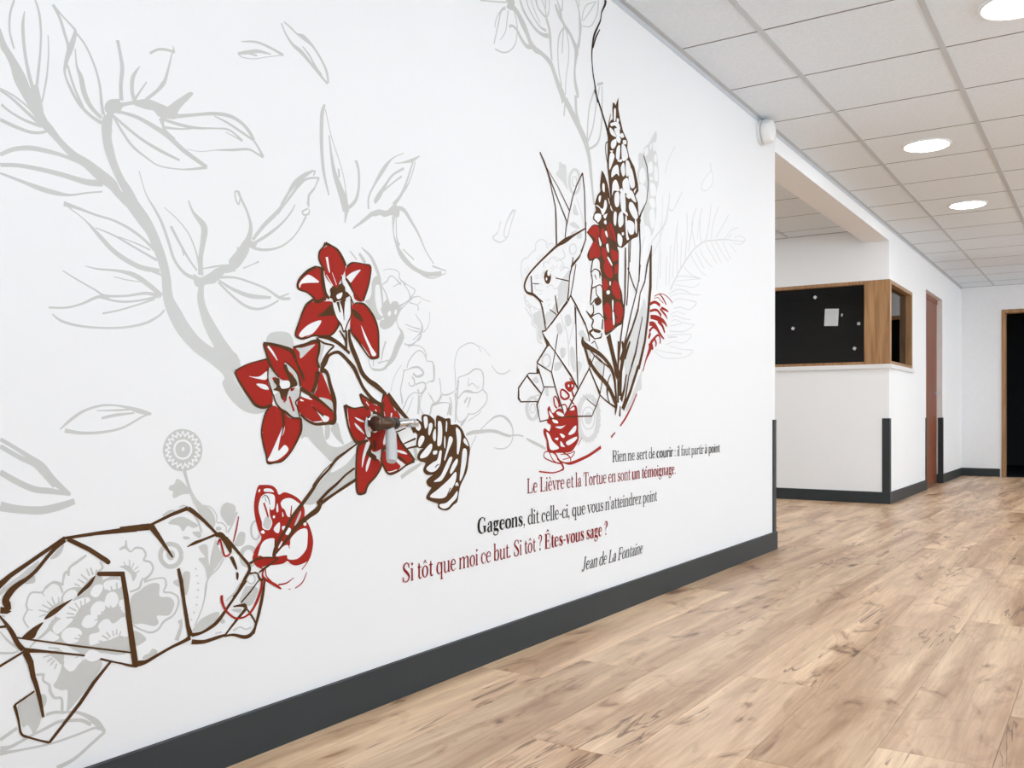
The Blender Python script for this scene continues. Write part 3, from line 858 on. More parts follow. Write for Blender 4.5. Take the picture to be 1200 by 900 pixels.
  ("S", [830,693,7.6,861,674,8.5,889,659,7.9,905,643,8.7,926,618,7.2]),
  ("S", [830,649,9.8,857,632,10.7,889,616,11,922,610,10.4,956,602,5.7]),
  ("S", [830,591,16.7,861,583,14,901,578,14.5,935,582,14.2,964,589,11.1]),
 ]),
]),
("leaf_foot", [
 ("leaf", "g", 0, [
  ("S", [830,194,6.5,859,206,6.2]),
  ("S", [910,215,5.4,926,215,5.3,943,210,4.8,965,205,4.7,987,192,7.5,1007,174,11.4,1024,152,5.8]),
  ("S", [1024,152,6.6,996,137,6.5,963,120,7.2,930,114,9.1]),
  ("S", [830,178,10,849,177,6.3,881,185,5.3,910,191,5.7,935,196,6,956,192,6,978,186,6.5,996,173,6.4]),
  ("S", [830,171,7.8,859,167,4.4,895,163,4.1,930,161,4.3,974,163,4.4,1003,165,4.7,1014,159,3.9]),
 ]),
]),
("petal_small", [
 ("petal", "k", 0, [
  ("S", [2438,1394,4.3,2418,1386,8.9,2386,1345,5.3,2373,1307,6.5,2392,1303,4.7,2418,1358,5.5,2438,1394,5.5]),
  ("S", [2354,1346,4.5,2339,1309,3.9,2311,1287,6.2,2348,1279,4.9,2386,1295,3.6]),
 ]),
]),
("petal_gloss", [
 ("petal", "k", 0, [
  ("S", [4118,1932,9,4127,1896,12]),
  ("S", [4127,1896,4.2,4055,1849,4.5,4005,1801,7.1,4027,1782,4.8,4090,1801,3.7,4142,1841,6.4,4148,1885,9,4118,1894,5.5]),
 ]),
]),
("branch_ceiling", [
 ("stem", "g", 0, [
  ("S", [2245,1985,3.9,2305,2005,3.9,2386,2032,4.7]),
  ("F", [2383,2038,2428,2056,2431,2039,2418,2020,2399,2016,2386,2018,2392,2031]),
  ("S", [2412,2032,24.9,2445,2026,20.2,2478,2002,29.5,2505,1979,25.2,2526,1956,22.7,2554,1943,23.3,2586,1943,17.1,2619,1939,18.3,2656,1928,24,2678,1904,23,2701,1876,27.5,2732,1847,35.7,2747,1824,37]),
  ("S", [2402,1962,10,2418,1971,7.6,2445,1968,11.6,2471,1949,15.9,2505,1936,15.2,2540,1946,14.3]),
  ("S", [2626,2070,14.2,2645,2042,14.4,2652,2014,15.6,2656,1977,12.4,2663,1942,11]),
  ("S", [2686,2138,15.5,2701,2124,13.7,2732,2100,15,2755,2085,18.1,2787,2073,17.4,2811,2053,20.9,2832,2032,29.6,2827,1999,16.9,2819,1956,12.8,2823,1917,18.8,2836,1889,22.5,2844,1867,12.1]),
  ("S", [2697,2157,5.7,2716,2134,13.3,2732,2100,11.7]),
  ("S", [2736,2172,5.9,2730,2131,10.3]),
  ("S", [2827,2207,7.8,2848,2182,8.9,2856,2153,14.1,2860,2126,20,2856,2085,13.7,2844,2044,18.6]),
  ("S", [2755,1834,31.5,2811,1794,32,2860,1759,33.3,2902,1721,33.6,2928,1670,24.9,2945,1592,17.8,2963,1512,14.3]),
  ("S", [2827,1871,16.6,2831,1815,17.1,2852,1781,16.9]),
  ("S", [2755,1834,10.3,2744,1776,8.8]),
 ]),
 ("leaf", "g", 0, [
  ("S", [2380,2013,10.4,2357,1995,6.3,2342,1953,6.4,2329,1914,5.3,2317,1880,5.2]),
  ("S", [2357,1997,3.9,2339,1976,3.5,2326,1951,4.2,2323,1931,3.5]),
  ("S", [2396,2011,6,2389,1974,5.2,2380,1938,3.9,2351,1903,2.5]),
  ("S", [2431,2021,6.4,2445,1993,5.7,2448,1959,5,2435,1918,4.8,2405,1888,4.2,2367,1870,4.8,2323,1866,5.2]),
 ]),
 ("leaf", "g", 0, [
  ("S", [2465,2069,11.5,2485,2044,12.4,2519,2024,12.3,2561,2009,11.6,2604,2007,12.6,2641,2016,16.6]),
  ("S", [2502,2084,6.6,2519,2061,6.3,2554,2040,6.3,2590,2027,7.3,2626,2028,10.6]),
  ("S", [2530,2094,5.2,2554,2066,5.1,2586,2040,5]),
  ("S", [2561,2106,10.7,2575,2085,8.1,2619,2071,8.4]),
  ("S", [2597,2120,5.3,2619,2098,6.3,2626,2070,9.4]),
  ("S", [2622,2129,6.6,2622,2099,6.6]),
  ("S", [2645,2138,5.2,2645,2107,4.8,2633,2076,6.2]),
 ]),
 ("leaf", "g", 0, [
  ("S", [2686,2130,4.9,2701,2109,5.3,2732,2093,7]),
  ("S", [2744,2081,7,2713,2043,7.2,2703,1997,7.4,2705,1951,7.1,2713,1911,7.3,2728,1873,8.2]),
  ("S", [2744,2081,5.8,2736,2039,6.7,2732,1987,6.8]),
  ("S", [2759,2079,6.8,2777,2030,6.6,2775,1974,5.3,2759,1914,5.2,2755,1853,6.2]),
 ]),
 ("leaf", "g", 0, [
  ("S", [2873,2151,6.6,2881,2183,5,2911,2222,4.3,2972,2255,3.5]),
  ("S", [2881,2152,3.4,2920,2192,4,2954,2230,4.6,2980,2260,4.2]),
  ("S", [2998,2271,7.4,2989,2222,6.4,2954,2168,5.2,2920,2145,3.8,2873,2132,3.9]),
  ("S", [2848,2215,6,2851,2191,6.8]),
 ]),
 ("leaf", "g", 0, [
  ("S", [2972,1942,8.2,2928,1859,7.4,2914,1781,8.2,2911,1723,10.1]),
  ("S", [3007,1956,6.1,2980,1882,7.7,2954,1792,7.3,2911,1723,7.8]),
  ("S", [2989,1958,11.1,3034,1977,9.6]),
  ("S", [3025,1962,7.2,3025,1844,10.4,2998,1753,9,2928,1707,8.2]),
 ]),
]),
("dark_tendril", [
 ("line", "d", 6, [
  ("S", [3052,2292,19.5,3048,2273,12,3021,2234,6.8,3012,2201,6.9,2989,2168,8.4,2963,2130,10.8,2950,2088,9.6,2945,2045,7,2954,1990,7.3,2972,1942,9.3,2989,1893,9.3]),
  ("S", [3007,2166,4.6,2976,2126,8.8,2954,2081,6.8]),
  ("S", [2967,1930,8.7,2976,1920,9.6,3012,1880,10.7,3057,1825,12.7,3075,1800,19,3080,1780,13.5]),
 ]),
]),
("lily_top", [
 ("petal", "r", 4, [
  ("F", [1597,1148,1583,1138,1578,1123,1583,1108,1595,1096,1599,1080,1618,1063,1637,1057,1653,1079,1669,1109,1661,1127,1649,1142,1633,1151,1614,1156]),
 ]),
 ("petal", "r", 4, [
  ("F", [1569,1096,1546,1088,1528,1076,1514,1061,1510,1045,1518,1039,1546,1031,1565,1019,1599,1020,1602,1037,1591,1079,1591,1093,1580,1097]),
 ]),
 ("petal", "r", 4, [
  ("F", [1669,1106,1685,1119,1709,1127,1734,1126,1758,1125,1758,1103,1749,1070,1734,1037,1722,1031,1701,1036,1693,1058,1677,1067,1669,1083]),
 ]),
 ("petal", "r", 4, [
  ("F", [1565,1015,1543,1006,1526,986,1518,964,1503,939,1503,932,1510,927,1526,925,1546,932,1569,935,1606,936,1625,946,1641,961,1649,975,1637,1002,1622,1020,1599,1019]),
 ]),
 ("petal", "r", 4, [
  ("F", [1693,1021,1718,1027,1734,1026,1760,1008,1777,986,1788,961,1790,929,1788,896,1764,892,1751,903,1726,925,1709,935,1689,950,1685,970,1689,996]),
 ]),
 ("petal_highlight", "w", 5, [
  ("F", [1514,1048,1519,1057,1532,1069,1545,1076,1565,1070,1578,1062,1546,1057,1523,1052,1517,1042]),
  ("F", [1671,1086,1693,1101,1722,1111,1709,1097,1685,1073,1677,1079]),
  ("F", [1514,933,1534,952,1559,965,1585,972,1578,958,1556,938,1534,931,1521,927]),
  ("F", [1724,972,1741,949,1762,921,1781,902,1766,897,1753,918,1737,942]),
  ("S", [1604,1126,7.8,1610,1101,6.2,1614,1090,2.3]),
  ("S", [1602,1083,2.2,1625,1059,2.9]),
  ("S", [1622,1091,1.5,1637,1063,2.3]),
 ]),
 ("throat", "b", 5, [
  ("F", [1614,1054,1625,1059,1637,1057,1649,1067,1665,1063,1669,1050,1685,1043,1669,1033,1673,1022,1661,1026,1653,1017,1641,1024,1629,1018,1622,1028,1610,1029,1618,1038]),
  ("F", [1572,981,1595,995,1614,1011,1625,1014,1629,990,1606,985]),
  ("F", [1693,1010,1718,1001,1732,982,1718,984,1697,993]),
 ]),
 ("throat_petal", "w", 6, [
  ("F", [1591,1080,1606,1070,1622,1058,1614,1049,1614,1027,1604,1026,1599,1042,1593,1066]),
  ("F", [1655,1090,1669,1078,1685,1063,1693,1047,1697,1025,1689,1035,1673,1050,1663,1066,1655,1076]),
  ("F", [1624,1018,1637,1018,1645,1025,1669,1027,1685,1040,1688,1012,1687,993,1675,972,1663,951,1653,967,1637,982,1627,1001]),
  ("F", [1637,1038,1657,1047,1653,1034,1641,1029]),
 ]),
 ("outline", "b", 7, [
  ("S", [1641,1022,9.9,1649,997,4]),
  ("S", [1657,1026,20.1,1661,1004,6,1663,979,2]),
  ("S", [1600,1158,9.2,1591,1147,3.8,1580,1135,4.2,1578,1118,4.8,1587,1103,4.6,1597,1093,6.3]),
  ("S", [1600,1158,8.9,1622,1155,4.6,1641,1148,7,1657,1132,8.7,1669,1114,7.9]),
  ("S", [1569,1098,6.1,1543,1085,7.5,1521,1068,5.8,1510,1053,5,1512,1039,4.8,1539,1034,3.7,1563,1023,4.6]),
  ("S", [1569,1099,3,1587,1094,8,1589,1079,10.5,1593,1057,11.5,1600,1037,10.3,1612,1027,7.9]),
  ("S", [1599,1028,7,1576,1016,8.7,1561,1019,7.1]),
  ("S", [1673,1112,5.1,1689,1123,4.9,1709,1127,2.8,1734,1127,3,1759,1125,5.1,1758,1100,5.2,1749,1070,5.9,1732,1034,5.7]),
  ("S", [1669,1083,6.5,1685,1068,9.6,1695,1053,4.7,1722,1033,3.6]),
  ("S", [1565,1022,7,1539,1006,5.9,1525,986,4.9,1514,961,4.1,1503,936,5.2,1507,927,4.5,1526,924,4.6,1554,932,3.4]),
  ("S", [1554,932,3.3,1569,935,4.7,1602,934,3.4,1625,944,5.2,1641,961,6,1647,975,6.4]),
  ("S", [1701,1025,3.6,1734,1026,6.3,1760,1009,6.7,1779,986,7.4,1789,958,6.6,1790,923,6.6,1789,894,7.6]),
  ("S", [1789,894,5.1,1760,891,4.7,1734,911,4.6,1714,931,7.3,1691,949,4.7,1685,964,4]),
  ("S", [1622,1017,3.9,1627,1001,3.9,1637,982,4.2,1653,967,4.6,1663,951,4.2,1675,972,4,1687,993,3.8,1688,1012,4.1,1687,1040,4.1]),
  ("S", [1655,1087,3,1655,1070,3,1665,1055,3.9]),
  ("S", [1671,1050,2.6,1685,1040,3.3,1697,1022,4]),
 ]),
]),
("stem_brown", [
 ("stalk", "b", 6, [
  ("S", [1569,930,4.1,1593,919,4.6,1627,914,4.7,1612,901,5,1597,883,6.8,1585,864,7]),
  ("S", [1574,932,4.2,1608,933,10.8,1643,922,9.7,1667,909,8.8,1683,899,7.5]),
  ("S", [1587,858,10.9,1600,873,11.2,1612,890,7.6,1635,899,7.4,1651,897,9.1,1675,882,9.9,1699,863,12.3,1716,838,11.2,1732,816,9.9,1758,793,10.1,1784,779,9.3,1814,771,6.9]),
 ]),
 ("stalk", "b", 6, [
  ("S", [1671,955,7.2,1671,910,8.1]),
  ("S", [1681,958,7.3,1683,936,10,1693,911,15.1,1712,881,14.1,1728,853,13.5,1753,834,12.9,1784,820,14.9,1819,800,9.2]),
  ("S", [1647,953,4,1663,937,5.9,1671,918,4.4]),
 ]),
 ("stalk_fill", "g", 0, [
  ("F", [1637,629,1669,635,1701,659,1705,622,1685,609,1645,589,1606,564,1569,537,1532,540,1561,567,1606,605]),
  ("F", [1701,611,1705,588,1669,576,1622,557,1583,535,1569,537,1614,569,1653,591,1681,604]),
 ]),
 ("gap", "w", 1, [
  ("F", [1641,631,1677,643,1709,670,1705,653,1669,624,1618,607]),
 ]),
 ("stalk", "b", 6, [
  ("S", [1712,676,4.3,1669,655,6.3,1637,639,8.8,1610,615,6.7,1580,593,7.4,1554,567,9.7,1525,540,10.3]),
  ("S", [1633,636,2.1,1599,616,2.5,1569,591,3,1557,578,3.1]),
  ("S", [1701,614,5.7,1669,599,5.8,1637,578,7.3,1606,561,8,1572,536,9.5]),
  ("S", [1705,585,7.8,1669,571,8.4,1622,552,7.6,1583,535,10.2]),
 ]),
 ("stalk", "b", 8, [
  ("S", [1525,540,10.3,1496,515,9.6,1475,488,9.7,1458,467,8.2,1441,445,8.3,1435,428,6.1]),
  ("S", [1625,571,5.1,1583,545,5.7]),
  ("S", [1583,535,11.9,1572,521,14.5,1543,508,12.4,1507,488,12,1479,464,8.7,1458,446,5.7,1438,430,4.9]),
  ("S", [1441,466,3.8,1441,443,4.5]),
 ]),
 ("shade", "g", 0, [
  ("F", [1521,734,1543,728,1580,723,1591,717,1595,698,1606,679,1625,670,1653,669,1701,685,1701,676,1637,639,1618,634,1599,649,1569,671,1546,691,1539,699,1521,691,1528,715]),
  ("F", [1599,722,1614,721,1616,703,1610,689,1600,690]),
  ("F", [1618,714,1641,728,1653,697,1663,674,1645,683,1629,697]),
  ("S", [1880,581,11.8,1909,593,11.7,1947,607,10.4,1967,615,5]),
  ("S", [1937,660,14.1,1947,622,14.2]),
  ("F", [1430,931,1481,935,1498,912,1491,896,1450,905,1416,908]),
  ("F", [1297,819,1324,840,1328,825,1349,796,1374,772,1397,762,1416,762,1407,752,1381,749,1349,757,1318,779,1300,802]),
  ("F", [1277,905,1294,906,1312,888,1334,877,1344,855,1343,848,1328,842,1294,841,1271,861]),
  ("F", [1519,744,1545,728,1574,723,1578,698,1519,699]),
  ("F", [1578,918,1597,913,1589,888,1580,864,1574,880]),
 ]),
]),
("lily_left", [
 ("petal", "r", 4, [
  ("F", [1328,839,1344,850,1371,859,1416,870,1426,857,1420,823,1433,793,1433,772,1413,763,1387,769,1362,787,1340,816]),
 ]),
 ("petal", "r", 4, [
  ("F", [1407,906,1430,903,1460,899,1488,891,1502,873,1519,850,1519,816,1502,823,1488,825,1460,827,1440,844,1423,864,1410,891]),
 ]),
 ("petal", "r", 4, [
  ("F", [1495,902,1523,909,1552,917,1576,920,1576,899,1570,874,1578,855,1574,820,1559,801,1530,800,1519,826,1516,855,1505,873]),
 ]),
 ("petal", "r", 4, [
  ("F", [1585,850,1604,829,1616,802,1624,780,1629,742,1620,728,1578,725,1545,736,1516,752,1509,773,1519,789,1552,790,1570,806,1578,834]),
 ]),
 ("petal", "r", 4, [
  ("F", [1420,760,1440,767,1467,752,1488,739,1519,739,1523,715,1512,694,1488,663,1463,642,1433,638,1420,640,1413,666,1402,694,1402,714,1410,744]),
 ]),
 ("petal_highlight", "w", 5, [
  ("F", [1366,831,1394,831,1418,844,1416,826,1394,826]),
  ("F", [1387,815,1413,814,1423,803,1403,805]),
  ("S", [1420,900,4.8,1433,888,6.2,1448,870,2.5]),
  ("S", [1589,849,3.6,1602,829,5.1,1618,797,3]),
  ("F", [1552,771,1578,752,1612,740,1597,728,1574,752]),
  ("F", [1519,800,1541,791,1556,782,1523,789]),
  ("F", [1519,784,1530,779,1519,779]),
  ("S", [1523,742,2.8,1552,730,2.7,1589,731,2.7]),
  ("F", [1420,644,1430,661,1457,707,1463,715,1450,666,1470,678,1481,665,1450,645]),
  ("S", [1404,706,3.2,1402,724,3.2,1415,752,3.2]),
  ("F", [1460,703,1469,721,1469,711,1463,700]),
 ]),
 ("petal_shade", "g", 5, [
  ("F", [1505,901,1523,903,1545,909,1565,913,1545,897,1519,878,1516,892]),
  ("F", [1578,788,1620,780,1625,753,1604,769]),
 ]),
 ("throat_petal", "g", 5, [
  ("F", [1421,853,1433,844,1451,833,1436,829,1436,819,1446,811,1438,801,1433,796,1425,816,1420,833]),
  ("F", [1470,866,1495,852,1512,834,1519,811,1505,823,1495,839,1481,849]),
  ("F", [1436,790,1457,799,1474,789,1484,802,1502,810,1512,805,1516,789,1505,779,1509,765,1514,742,1491,743,1474,755,1453,765,1443,780]),
 ]),
 ("throat", "b", 6, [
  ("F", [1433,829,1453,829,1457,819,1481,825,1488,838,1502,831,1509,816,1495,810,1484,804,1477,789,1474,778,1460,783,1453,799,1436,803,1446,811]),
 ]),
 ("throat_eye", "w", 7, [
  ("F", [1455,819,1469,825,1484,823,1484,810,1463,806,1457,811]),
 ]),
 ("throat_streak", "r", 7, [
  ("S", [1484,789,5.4,1498,755,6.1]),
  ("S", [1469,788,6.9,1469,775,5.5]),
  ("F", [1488,807,1500,809,1495,802,1488,802]),
  ("F", [1433,830,1443,832,1441,826,1435,825]),
 ]),
 ("outline", "b", 8, [
  ("S", [1328,840,4.5,1346,850,3.2,1371,860,2.5,1420,872,3.8]),
  ("S", [1328,839,5.9,1340,818,5.1,1362,792,5.8,1384,769,6.8,1410,763,6.3,1430,770,3.3]),
  ("S", [1407,905,8.2,1433,905,7.1,1463,901,8.1,1491,894,9.7,1502,878,9.2]),
  ("S", [1408,905,6.5,1415,887,6.5,1423,867,8.1,1436,847,6.2,1453,832,5.3]),
  ("S", [1470,868,2.9,1488,859,3.8,1509,842,5,1519,813,7]),
  ("S", [1495,902,5.2,1516,907,6.6,1537,912,7.4,1556,920,6.7,1576,920,9.3,1578,899,7.4,1572,877,6.5,1578,858,10.2]),
  ("S", [1574,850,13.7,1567,820,10.7,1556,798,10.4]),
  ("S", [1495,896,5.2,1509,863,6,1523,842,8.6,1530,827,4.4]),
  ("S", [1470,861,9.3,1477,846,10,1491,825,8.2]),
  ("S", [1582,855,14.4,1604,848,10.4,1616,816,12.2,1629,783,14.4,1631,753,10.7,1629,731,12.9,1608,727,7.6,1567,725,6.8,1537,735,5.7,1519,748,5.3]),
  ("S", [1519,808,10.7,1548,795,8.7,1582,780,7.5,1624,755,4.6]),
  ("S", [1556,766,3,1593,744,4.5]),
  ("S", [1433,770,5.1,1416,755,4.6,1405,729,4,1402,706,4.9,1407,681,4.8,1416,655,4.8,1420,639,4.8,1440,639,4.5,1463,642,4.2,1488,661,4,1509,689,5.8,1521,713,7.1,1519,739,7.1]),
  ("S", [1519,739,5.3,1495,740,4.7,1474,752,7,1457,760,5.8,1443,775,4,1436,792,4.1]),
  ("S", [1463,752,8.5,1467,726,6,1460,700,2.5]),
  ("S", [1421,854,4.1,1420,828,3.3,1430,803,3.2,1436,790,3.2]),
  ("S", [1519,811,4.4,1516,789,3.8,1503,776,4.3,1509,763,3.5,1516,742,4.4]),
 ]),
]),
("lily_low", [
 ("petal", "r", 4, [
  ("F", [1669,770,1697,763,1730,766,1756,760,1760,746,1743,731,1747,708,1739,685,1726,678,1705,680,1689,701,1681,729]),
 ]),
 ("petal", "r", 4, [
  ("F", [1722,797,1747,783,1777,778,1803,766,1808,740,1777,749,1751,763,1734,777]),
 ]),
 ("petal", "r", 4, [
  ("F", [1821,802,1835,787,1853,767,1876,740,1853,728,1817,740,1803,760,1808,784]),
 ]),
 ("petal", "r", 4, [
  ("F", [1830,692,1862,692,1890,670,1909,645,1935,623,1899,612,1871,628,1844,644,1812,660,1826,672]),
 ]),
 ("petal", "r", 4, [
  ("F", [1803,660,1835,639,1876,613,1862,599,1830,594,1808,616,1801,640]),
 ]),
 ("petal", "r", 4, [
  ("F", [1743,682,1756,676,1768,641,1790,632,1799,617,1781,591,1751,570,1741,549,1712,552,1707,587,1707,632,1712,666]),
 ]),
 ("throat", "r", 4, [
  ("F", [1739,734,1764,746,1803,743,1826,728,1862,722,1853,707,1830,689,1821,666,1799,658,1768,653,1756,679,1743,694]),
 ]),
 ("petal_highlight", "w", 5, [
  ("F", [1701,741,1730,733,1737,728,1718,731]),
  ("F", [1701,727,1722,714,1737,698,1709,714]),
  ("S", [1673,763,3.2,1677,737,4]),
  ("S", [1743,780,3.6,1753,770,2.2]),
  ("S", [1777,760,3.7,1792,746,3]),
  ("S", [1764,778,2.4,1786,772,4.3]),
  ("S", [1841,779,2,1857,758,3.3]),
  ("S", [1808,760,4.3,1814,743,3.4]),
  ("S", [1841,752,5.4,1839,737,5.4]),
  ("F", [1830,689,1857,672,1835,671]),
  ("F", [1853,656,1890,650,1904,641,1867,648]),
  ("F", [1837,642,1862,632,1899,612,1876,613]),
  ("S", [1808,616,2.9,1826,598,3,1862,602,2.5]),
  ("F", [1747,682,1756,673,1739,642,1728,614,1730,643]),
  ("F", [1756,642,1762,638,1751,613,1743,603,1743,619]),
  ("F", [1828,695,1857,711,1860,707,1839,698]),
 ]),
 ("throat_shade", "b", 5, [
  ("F", [1739,734,1760,746,1773,717,1764,688,1768,664,1760,653,1781,641,1777,629,1747,645,1743,651,1764,682,1743,691,1737,717]),
  ("F", [1773,757,1803,746,1808,734,1768,737]),
  ("S", [1773,682,10.2,1777,658,8.5]),
 ]),
 ("throat_petal", "w", 6, [
  ("F", [1739,728,1747,740,1760,696,1747,692,1739,711]),
  ("F", [1821,707,1808,678,1812,669,1826,686]),
  ("F", [1862,701,1899,712,1928,700,1942,684,1899,667,1871,686]),
  ("F", [1899,658,1937,678,1941,667,1909,656]),
 ]),
 ("outline", "b", 7, [
  ("S", [1667,771,12.9,1673,737,6.9,1681,712,6.6,1701,683,8.4,1722,677,9.3,1751,682,5.9]),
  ("S", [1667,771,5.8,1697,763,4.3,1734,767,3.6,1751,763,3]),
  ("S", [1720,799,7,1730,777,5.6,1751,760,7]),
  ("S", [1722,799,5.5,1760,782,7.7,1799,772,10.8,1806,746,12]),
  ("S", [1814,805,10.5,1803,781,4.3,1803,760,5.5,1812,740,5.3]),
  ("S", [1826,802,11.6,1848,779,17.1,1871,761,13.9,1899,740,12.3,1928,715,15.2,1937,700,16.4]),
  ("S", [1862,698,7.1,1880,673,6.8,1913,645,7.7,1935,623,8.9]),
  ("S", [1935,623,10,1899,612,5.1,1867,598,5.7,1830,593,6.1,1808,616,6,1801,640,5.5,1808,660,7.6]),
  ("S", [1808,663,8,1848,644,9.7,1890,625,5.9,1904,615,3.5]),
  ("S", [1743,682,5.6,1714,669,8.6,1707,632,6.2,1707,584,7.2,1712,551,6.9,1739,549,5.7]),
  ("S", [1739,549,8.1,1751,570,6.6,1781,591,5.7,1801,616,6.5,1799,637,5.5]),
  ("S", [1890,670,4,1940,683,5.7]),
  ("S", [1899,656,3.9,1928,660,5.5,1952,662,5.5]),
  ("S", [1830,698,5.3,1862,702,3.9,1899,712,3.2]),
 ]),
]),
("cone_brown", [
 ("scales", "b", 5, [
  ("F", [1926,726,1946,735,1967,726,1969,745,1995,745,2019,732,2022,715,2030,712,2033,742,2054,740,2071,735,2093,735,2098,718,2127,718,2150,704,2164,685,2179,669,2188,648,2182,617,2173,582,2144,546,2135,526,2127,499,2110,491,2087,479,2065,479,2041,488,2038,500,2011,508,1988,520,2011,545,1995,552,1990,566,2022,582,1990,583,1975,596,1985,615,1959,622,1949,632,1959,648,1980,657,1954,658,1944,668,1949,694,1929,707]),
 ]),
 ("scale_face", "w", 6, [
  ("F", [1940,722,1954,724,1963,713,1954,704,1940,710]),
  ("F", [1975,741,1990,741,1992,719,1982,709,1976,723]),
  ("F", [1998,721,2011,724,2013,712,2001,691,1995,697]),
  ("F", [1962,689,1976,688,1976,677,1959,660,1951,665,1952,677]),
  ("F", [2039,728,2053,726,2058,701,2054,667,2041,659,2035,667,2038,701]),
  ("F", [2017,698,2027,708,2029,683,2024,673,2015,683]),
  ("F", [2076,729,2081,724,2079,702,2074,702]),
  ("F", [2068,687,2073,678,2071,652,2066,662]),
  ("F", [2090,684,2105,682,2105,670,2087,645,2072,620,2067,622,2080,654]),
  ("F", [2122,709,2138,704,2147,689,2143,660,2135,636,2127,637,2127,673]),
  ("F", [2162,679,2173,675,2184,656,2173,659,2159,669]),
  ("F", [1959,634,1971,645,2000,665,2012,665,2009,650,1990,633,1964,628]),
  ("F", [2017,646,2034,647,2032,638,2017,637]),
  ("F", [1986,600,2013,614,2035,622,2045,645,2055,645,2053,628,2047,606,2027,591,2003,589]),
  ("F", [2020,562,2050,576,2070,600,2091,625,2104,626,2101,615,2075,581,2055,563,2035,560]),
  ("F", [2094,587,2110,609,2128,621,2130,608,2110,586,2097,579]),
  ("F", [2156,646,2174,645,2174,616,2161,578,2145,557,2140,563,2148,607]),
  ("F", [2002,522,2041,540,2086,562,2117,582,2125,576,2117,551,2091,527,2066,513,2031,514]),
  ("F", [2119,548,2129,553,2135,543,2124,541]),
  ("F", [2047,496,2077,498,2108,513,2129,528,2126,509,2103,495,2087,485,2067,482,2049,488]),
 ]),
 ("squiggle", "b", 7, [
  ("S", [2025,600,3.5,2033,606,3.1,2046,609,1.8]),
  ("S", [2079,517,3.1,2096,539,4.1]),
  ("S", [2104,518,3.9,2130,544,4.9]),
 ]),
 ("outline_edge", "b", 7, [
  ("S", [1926,726,3.3,1946,735,2.9,1967,726,3.2,1969,745,3.6,1995,745,3.1,2019,732,4.1,2022,715,4.4,2030,712,4.6,2033,742,4.2,2054,740,3.1,2071,735,3.1,2093,735,3.7,2098,718,3.5,2127,718,3.2,2150,704,4.1,2164,685,4.4,2179,669,4.7,2188,648,5.3,2182,617,5.3,2173,582,5,2144,546,4.8,2135,526,5.1,2127,499,4.7,2110,491,3.8,2087,479,3.4,2065,479,3,2041,488,3.5,2038,500,3.5,2011,508,3.1,1988,520,4.7,2011,545,4.8,1995,552,3.8,1990,566,4.2,2022,582,4.8,1990,583,3,1975,596,4.6,1985,615,4.2,1959,622,3.2,1949,632,4.6,1959,648,3.8,1980,657,4.3,1954,658,3,1944,668,4.5,1949,694,4.4,1929,707,4,1926,726,4.5]),
 ]),
]),
("orchid_red", [
 ("petals", "r", 4, [
  ("F", [1392,588,1405,591,1431,588,1445,579,1453,566,1472,570,1507,556,1525,539,1532,522,1532,504,1545,489,1557,461,1559,439,1550,411,1536,402,1507,398,1489,404,1479,412,1465,408,1445,408,1418,410,1398,409,1385,420,1379,438,1385,452,1402,473,1392,494,1382,530,1382,558]),
 ]),
 ("petal_face", "w", 5, [
  ("F", [1394,581,1398,582,1397,576,1393,576]),
  ("F", [1410,582,1428,581,1438,573,1425,574,1410,576]),
  ("F", [1394,549,1402,566,1418,571,1438,566,1441,551,1438,535,1428,534,1425,542,1426,521,1433,505,1428,493,1420,489,1405,495,1403,508,1398,521,1394,534]),
  ("F", [1458,547,1469,555,1489,555,1510,544,1516,536,1493,515,1479,514,1470,530,1462,536]),
  ("F", [1445,540,1449,546,1451,529,1446,527]),
  ("F", [1435,519,1440,520,1441,515,1436,514]),
  ("F", [1463,526,1467,517,1463,515]),
  ("F", [1438,492,1455,503,1453,480,1441,483]),
  ("F", [1463,493,1472,492,1469,482,1462,487]),
  ("F", [1479,488,1489,484,1484,472,1472,475]),
  ("F", [1400,488,1408,490,1411,483,1403,483]),
  ("F", [1392,436,1402,460,1418,469,1440,467,1441,448,1435,428,1411,430,1398,435]),
  ("F", [1486,448,1489,463,1514,479,1539,479,1541,452,1536,431,1514,415,1496,413,1479,417,1475,426,1445,427,1451,439,1472,449]),
  ("F", [1528,493,1536,495,1537,488,1530,488]),
  ("F", [1451,447,1460,459,1463,457,1455,445]),
 ]),
 ("petal_streak", "r", 6, [
  ("S", [1408,551,4.3,1416,532,5,1423,511,3.8]),
  ("S", [1491,538,2.8,1488,513,4.9]),
  ("S", [1472,462,5.9,1479,454,4.3,1485,440,1.9]),
 ]),
 ("petal_shade", "g", 6, [
  ("F", [1406,503,1415,520,1430,508,1425,493,1418,491,1408,498]),
  ("F", [1500,493,1518,523,1519,513,1507,495]),
 ]),
 ("line", "d", 6, [
  ("S", [1403,561,1.5,1411,568,1.5,1421,561,2.4,1426,545,1.6]),
  ("S", [1411,566,1.3,1415,553,1.3]),
 ]),
 ("loop", "r", 4, [
  ("S", [1382,437,8.5,1381,428,7.3,1389,414,4.2,1408,404,3]),
  ("S", [1411,406,4,1405,394,4.6,1408,384,6.4,1425,373,6.6,1445,361,6.7,1460,351,3.1]),
  ("S", [1451,362,3.7,1475,362,3.4,1498,371,1.8]),
  ("S", [1413,403,3.8,1416,387,2.9,1431,372,3.2]),
  ("S", [1550,422,5.2,1543,404,2.9,1523,386,2.4]),
  ("S", [1539,378,2.2,1525,356,3.1,1502,346,2.5]),
  ("S", [1481,347,1.5,1488,346,1.5]),
 ]),
 ("loop", "r", 8, [
  ("S", [1338,527,2.5,1332,500,3.7,1323,473,2.5]),
  ("S", [1282,472,3,1288,483,3.8,1294,466,4.5,1300,448,4.2,1308,446,4.1,1317,451,3.3]),
